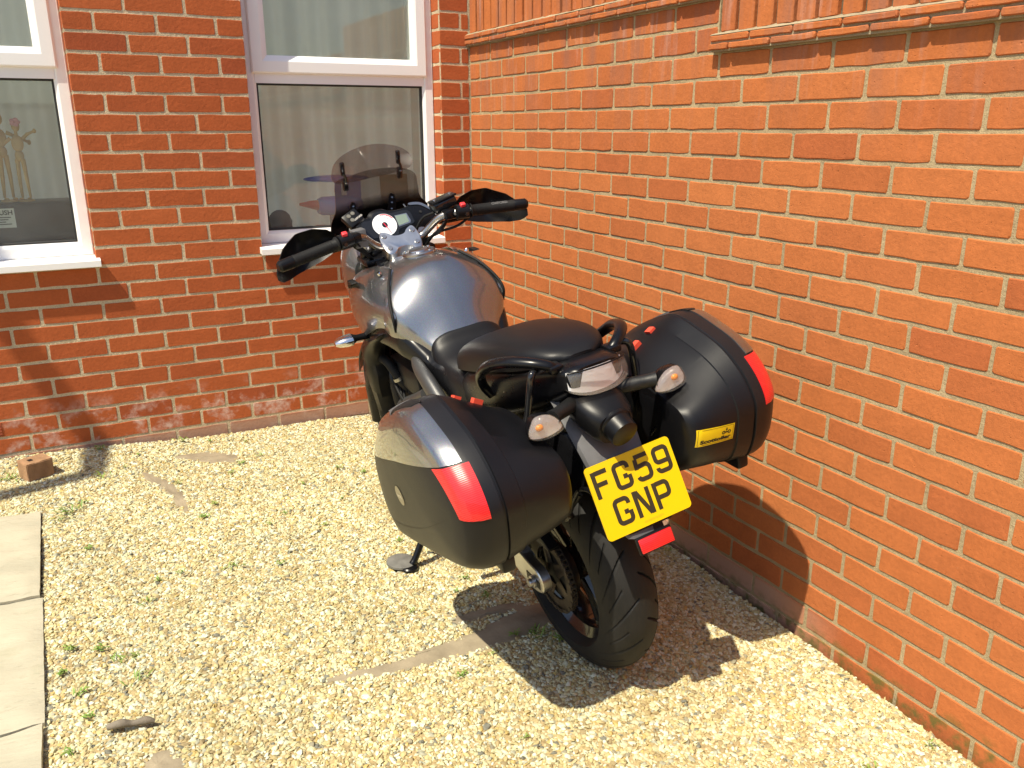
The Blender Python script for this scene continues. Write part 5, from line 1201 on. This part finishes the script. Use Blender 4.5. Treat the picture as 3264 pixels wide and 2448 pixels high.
# weeds
def weed(x, y, kind, n, sz, seed):
    sz *= .82
    r_ = random.Random(seed); V = []; F = []
    for k in range(n):
        a = r_.uniform(0, 6.28); el = r_.uniform(.25, 1.1); l_ = sz*r_.uniform(.55, 1.2); wd = l_*(.10 if kind == 'grass' else .30)
        ox, oy = r_.gauss(0, sz*.45), r_.gauss(0, sz*.35)
        d_ = Vector((math.cos(a)*math.cos(el), math.sin(a)*math.cos(el), math.sin(el))); sd = Vector((-math.sin(a), math.cos(a), 0)); b0 = Vector((ox, oy, 0 if kind == 'grass' else sz*r_.uniform(0, .5)))
        i0 = len(V); dr = Vector((0, 0, -l_*.35))
        for t, w_ in ((0, .35), (.35, 1), (.7, .8), (1, .05)):
            p = b0+d_*l_*t+dr*t*t; V += [tuple(p+sd*wd*w_*.5), tuple(p-sd*wd*w_*.5+Vector((0, 0, wd*.1)))]
        for t in range(3): F.append((i0+2*t, i0+2*t+1, i0+2*t+3, i0+2*t+2))
        if kind != 'grass':
            i0 = len(V); V += [(ox*.2, oy*.2, 0), (ox*.2+.0015, oy*.2, 0), tuple(b0+Vector((.0015, 0, 0))), tuple(b0)]; F.append((i0, i0+1, i0+2, i0+3))
    o = obj('weed', mesh('weed', V, F, 60), 'leaf'); o.location = (x, y, gz(x, y)+und(x, y)+.002)
    where = ('at the foot of the house wall' if y > -.2 else 'against the foot of the garden wall' if x > -.1 else 'beside the paving slabs' if x < -1.78 and y < -.5 else 'beside the rear tyre of the motorcycle' if x > -.85 and y < -1.9 and y > -2.1 else 'near the oval bare patch' if y > -.55 else 'near the motorcycle side stand' if x > -1.15 and -2 < y < -1.0 else 'out in the open gravel')
    tag(o, ('small green broadleaf weed ' if kind != 'grass' else 'small tuft of thin green grass ')+where, 'weed', 'weeds '+where)
W_ = [(-1.80, -.07, 'leaf', 16, .030), (-1.47, -.06, 'leaf', 14, .030), (-2.13, -.24, 'grass', 22, .05), (-1.36, -.10, 'leaf', 10, .02), (-1.22, -.16, 'leaf', 9, .016), (-1.28, -.42, 'leaf', 14, .020), (-1.34, -.50, 'leaf', 14, .02), (-1.50, -.86, 'leaf', 20, .022), (-1.45, -.76, 'leaf', 14, .02),
      (-1.93, -.64, 'grass', 26, .055), (-1.88, -.58, 'leaf', 14, .02), (-1.80, -.36, 'grass', 10, .05), (-1.72, -.30, 'leaf', 8, .016), (-1.88, -.95, 'leaf', 12, .018), (-1.70, -1.24, 'leaf', 12, .018), (-1.63, -1.22, 'leaf', 10, .016), (-1.47, -1.25, 'grass', 16, .04), (-1.33, -1.30, 'leaf', 10, .017),
      (-1.95, -1.52, 'leaf', 20, .022), (-1.88, -1.55, 'leaf', 18, .022), (-1.94, -1.72, 'leaf', 12, .02), (-1.82, -1.62, 'grass', 18, .045), (-1.80, -1.72, 'grass', 14, .04), (-1.30, -1.02, 'leaf', 10, .016), (-1.23, -.95, 'leaf', 12, .017), (-1.12, -1.10, 'leaf', 12, .018), (-1.04, -1.72, 'leaf', 10, .016),
      (-.74, -1.97, 'grass', 26, .05), (-.69, -2.03, 'leaf', 18, .025), (-.80, -1.95, 'leaf', 14, .022), (-1.02, -2.05, 'leaf', 12, .018), (-.06, -2.79, 'leaf', 10, .022), (-.28, -2.78, 'leaf', 14, .026), (-.05, -1.72, 'leaf', 8, .02), (-.86, -1.66, 'leaf', 12, .018), (-.80, -1.60, 'leaf', 12, .018), (-1.10, -.72, 'leaf', 8, .015), (-1.0, -.9, 'leaf', 8, .015), (-1.92, -1.83, 'leaf', 10, .02), (-.98, -2.33, 'leaf', 8, .013),
      (-.93, -.62, 'leaf', 14, .02), (-.85, -.70, 'leaf', 14, .02), (-1.20, -.36, 'leaf', 12, .018), (-1.55, -.52, 'leaf', 12, .018), (-.92, -1.30, 'leaf', 14, .02), (-.78, -1.72, 'leaf', 14, .02), (-.90, -2.0, 'leaf', 10, .016), (-1.75, -1.35, 'grass', 12, .035), (-1.98, -1.62, 'leaf', 14, .02), (-1.97, -1.95, 'leaf', 10, .018), (-1.96, -.70, 'grass', 14, .045), (-1.66, -.18, 'leaf', 10, .016)]
for k, (x, y, kd, n, sz) in enumerate(W_): weed(x, y, kd, n, sz, 50+k)
# ---- things behind the panes
bx = tag(part('wooden_case', bbox(-2.25, -1.755, .19, .40, .791, 1.003, .008, 2), 'dark_wood', None, 35), 'dark wooden case on the window board under the figures', 'case')
part('case_label', box(-2.11, -1.975, .1865, .1885, .905, .982), 'paper', bx, 0)
tv = text_mesh('RUSH', .026, bold=.0008, align='RIGHT'); part('case_print', ([(x-1.981, .1855, z_+.957) for x, z_, q in tv[0]], tv[1]), 'print_black', bx, 0)
part('case_small_print', join(*[box(-2.09+.02*(k % 2), -1.99-.01*(k % 3), .1852, .1864, .945-.009*k, .9485-.009*k) for k in range(4)]), 'print_black', bx, 0)
for k in range(4): part('case_knob', revolve([(0, .006), (.007, .006), (.008, 0), (0, 0)], (-2.06+.03*k, .189, .825), (0, -1, 0), 14), 'steel', bx, 30)
def manikin(x, y, z0, h, ph, label, arms):
    s = h/.40; e = empty('wooden_figure', (x, y, z0)); e.rotation_euler = (0, 0, ph); e.scale = (s, s, s); tag(e, label, 'figure')
    part('base', revolve([(0, .008), (.035, .008), (.038, .004), (.038, 0), (0, 0)], (0, 0, 0), (0, 0, 1), 28), 'wood', e, 40)
    part('torso', join(ellipsoid((0, 0, .285), (.028, .020, .042)), ellipsoid((0, 0, .225), (.022, .017, .028)), tube([(0, 0, .32), (0, 0, .345)], .008, 10)), 'wood', e, 60)
    part('head', ellipsoid((.003, 0, .370), (.019, .021, .028)), 'wood', e, 60)
    for q, (a, b, c) in enumerate(arms): part('arm', join(tube([a, b], [.009, .007], 10), ellipsoid(b, (.009, .009, .009), 10, 6), tube([b, c], [.007, .006], 10), ellipsoid(c, (.009, .007, .012), 10, 6)), 'wood', e, 60)
    for sg in (-1, 1): part('leg', join(tube([(.013*sg, 0, .21), (.017*sg, .0, .115)], [.012, .009], 10), ellipsoid((.017*sg, 0, .112), (.010, .010, .010), 10, 6), tube([(.017*sg, 0, .11), (.019*sg, .006, .018)], [.009, .006], 10), ellipsoid((.019*sg, -.012, .012), (.009, .022, .008), 12, 6)), 'wood', e, 60)
manikin(-1.985, .27, 1.003, .355, .4, 'wooden artist figure with an arm around the other figure', [((.03, 0, .31), (.075, -.02, .285), (.12, -.01, .265)), ((-.03, 0, .31), (-.05, -.01, .25), (-.04, -.03, .20))])
mk = manikin(-1.925, .26, 1.003, .325, -.3, 'wooden artist figure with a pink flower at its head', [((-.03, 0, .31), (-.075, -.02, .27), (-.11, -.03, .24)), ((.03, 0, .31), (.055, -.01, .33), (.09, -.01, .345))])
fl = tag(part('paper_flower', join(*[ellipsoid((-1.922+.011*math.cos(k*1.26), .232, 1.318+.010*math.sin(k*1.26)), (.010, .006, .008), 10, 6) for k in range(5)]), 'pink' if 'pink' in MATS else 'paper', None, 60), 'pale pink paper flower beside the wooden figures', 'flower')
# toy rocket and bits in the other window
rk = empty('toy_rocket', (-.60, .30, .80)); tag(rk, 'blue toy rocket with red nose cones behind the window glass', 'toy')
part('wing', xf(ellipsoid((0, 0, 0), (.165, .05, .018)), Matrix.Translation((.01, 0, .255))), 'toy_blue', rk, 60)
part('body', tube([(-.09, 0, .125), (-.07, 0, .125), (.10, 0, .125), (.13, 0, .125)], [.035, .045, .05, .03], 20), 'toy_blue', rk, 40)
part('nose_cone', tube([(-.09, 0, .13), (-.13, 0, .135), (-.18, 0, .138)], [.026, .018, .006], 16), 'toy_red', rk, 40)
part('fin', join(box(.06, .13, -.006, .006, .12, .255), box(.0, .03, -.006, .006, .12, .25)), 'toy_blue', rk, 0)
part('stand', join(bbox(-.06, .10, -.05, .05, -.009, .02, .004), bbox(-.03, .07, -.02, .02, .02, .10, .004)), 'dark_wood', rk, 30)
tag(part('red_cup', revolve([(.0, .0), (.022, 0), (.026, .05), (.023, .05), (.020, .006), (0, .006)], (-.705, .22, .791), (0, 0, 1), 24), 'toy_red', None, 40), 'small red cup standing on the window board by the rocket', 'cup')
V, F = ellipsoid((-.895, .23, .855), (.055, .05, .068), 24, 14); V = [(x+random.gauss(0, .003), y+random.gauss(0, .003), max(z, .7915)) for x, y, z in V]
tag(part('black_cushion', (V, F), 'cloth_dark', None, 60), 'black fluffy cushion at the left corner of the window', 'cushion')
tag(part('picture_board', xf(bbox(-.075, .075, -.006, .006, 0, .27, .003, 1), Matrix.Translation((-.25, .40, .791)) @ Matrix.Rotation(-.08, 4, 'X')), 'card', None, 30), 'brown cardboard panel leaning inside the window behind the windscreen', 'board')
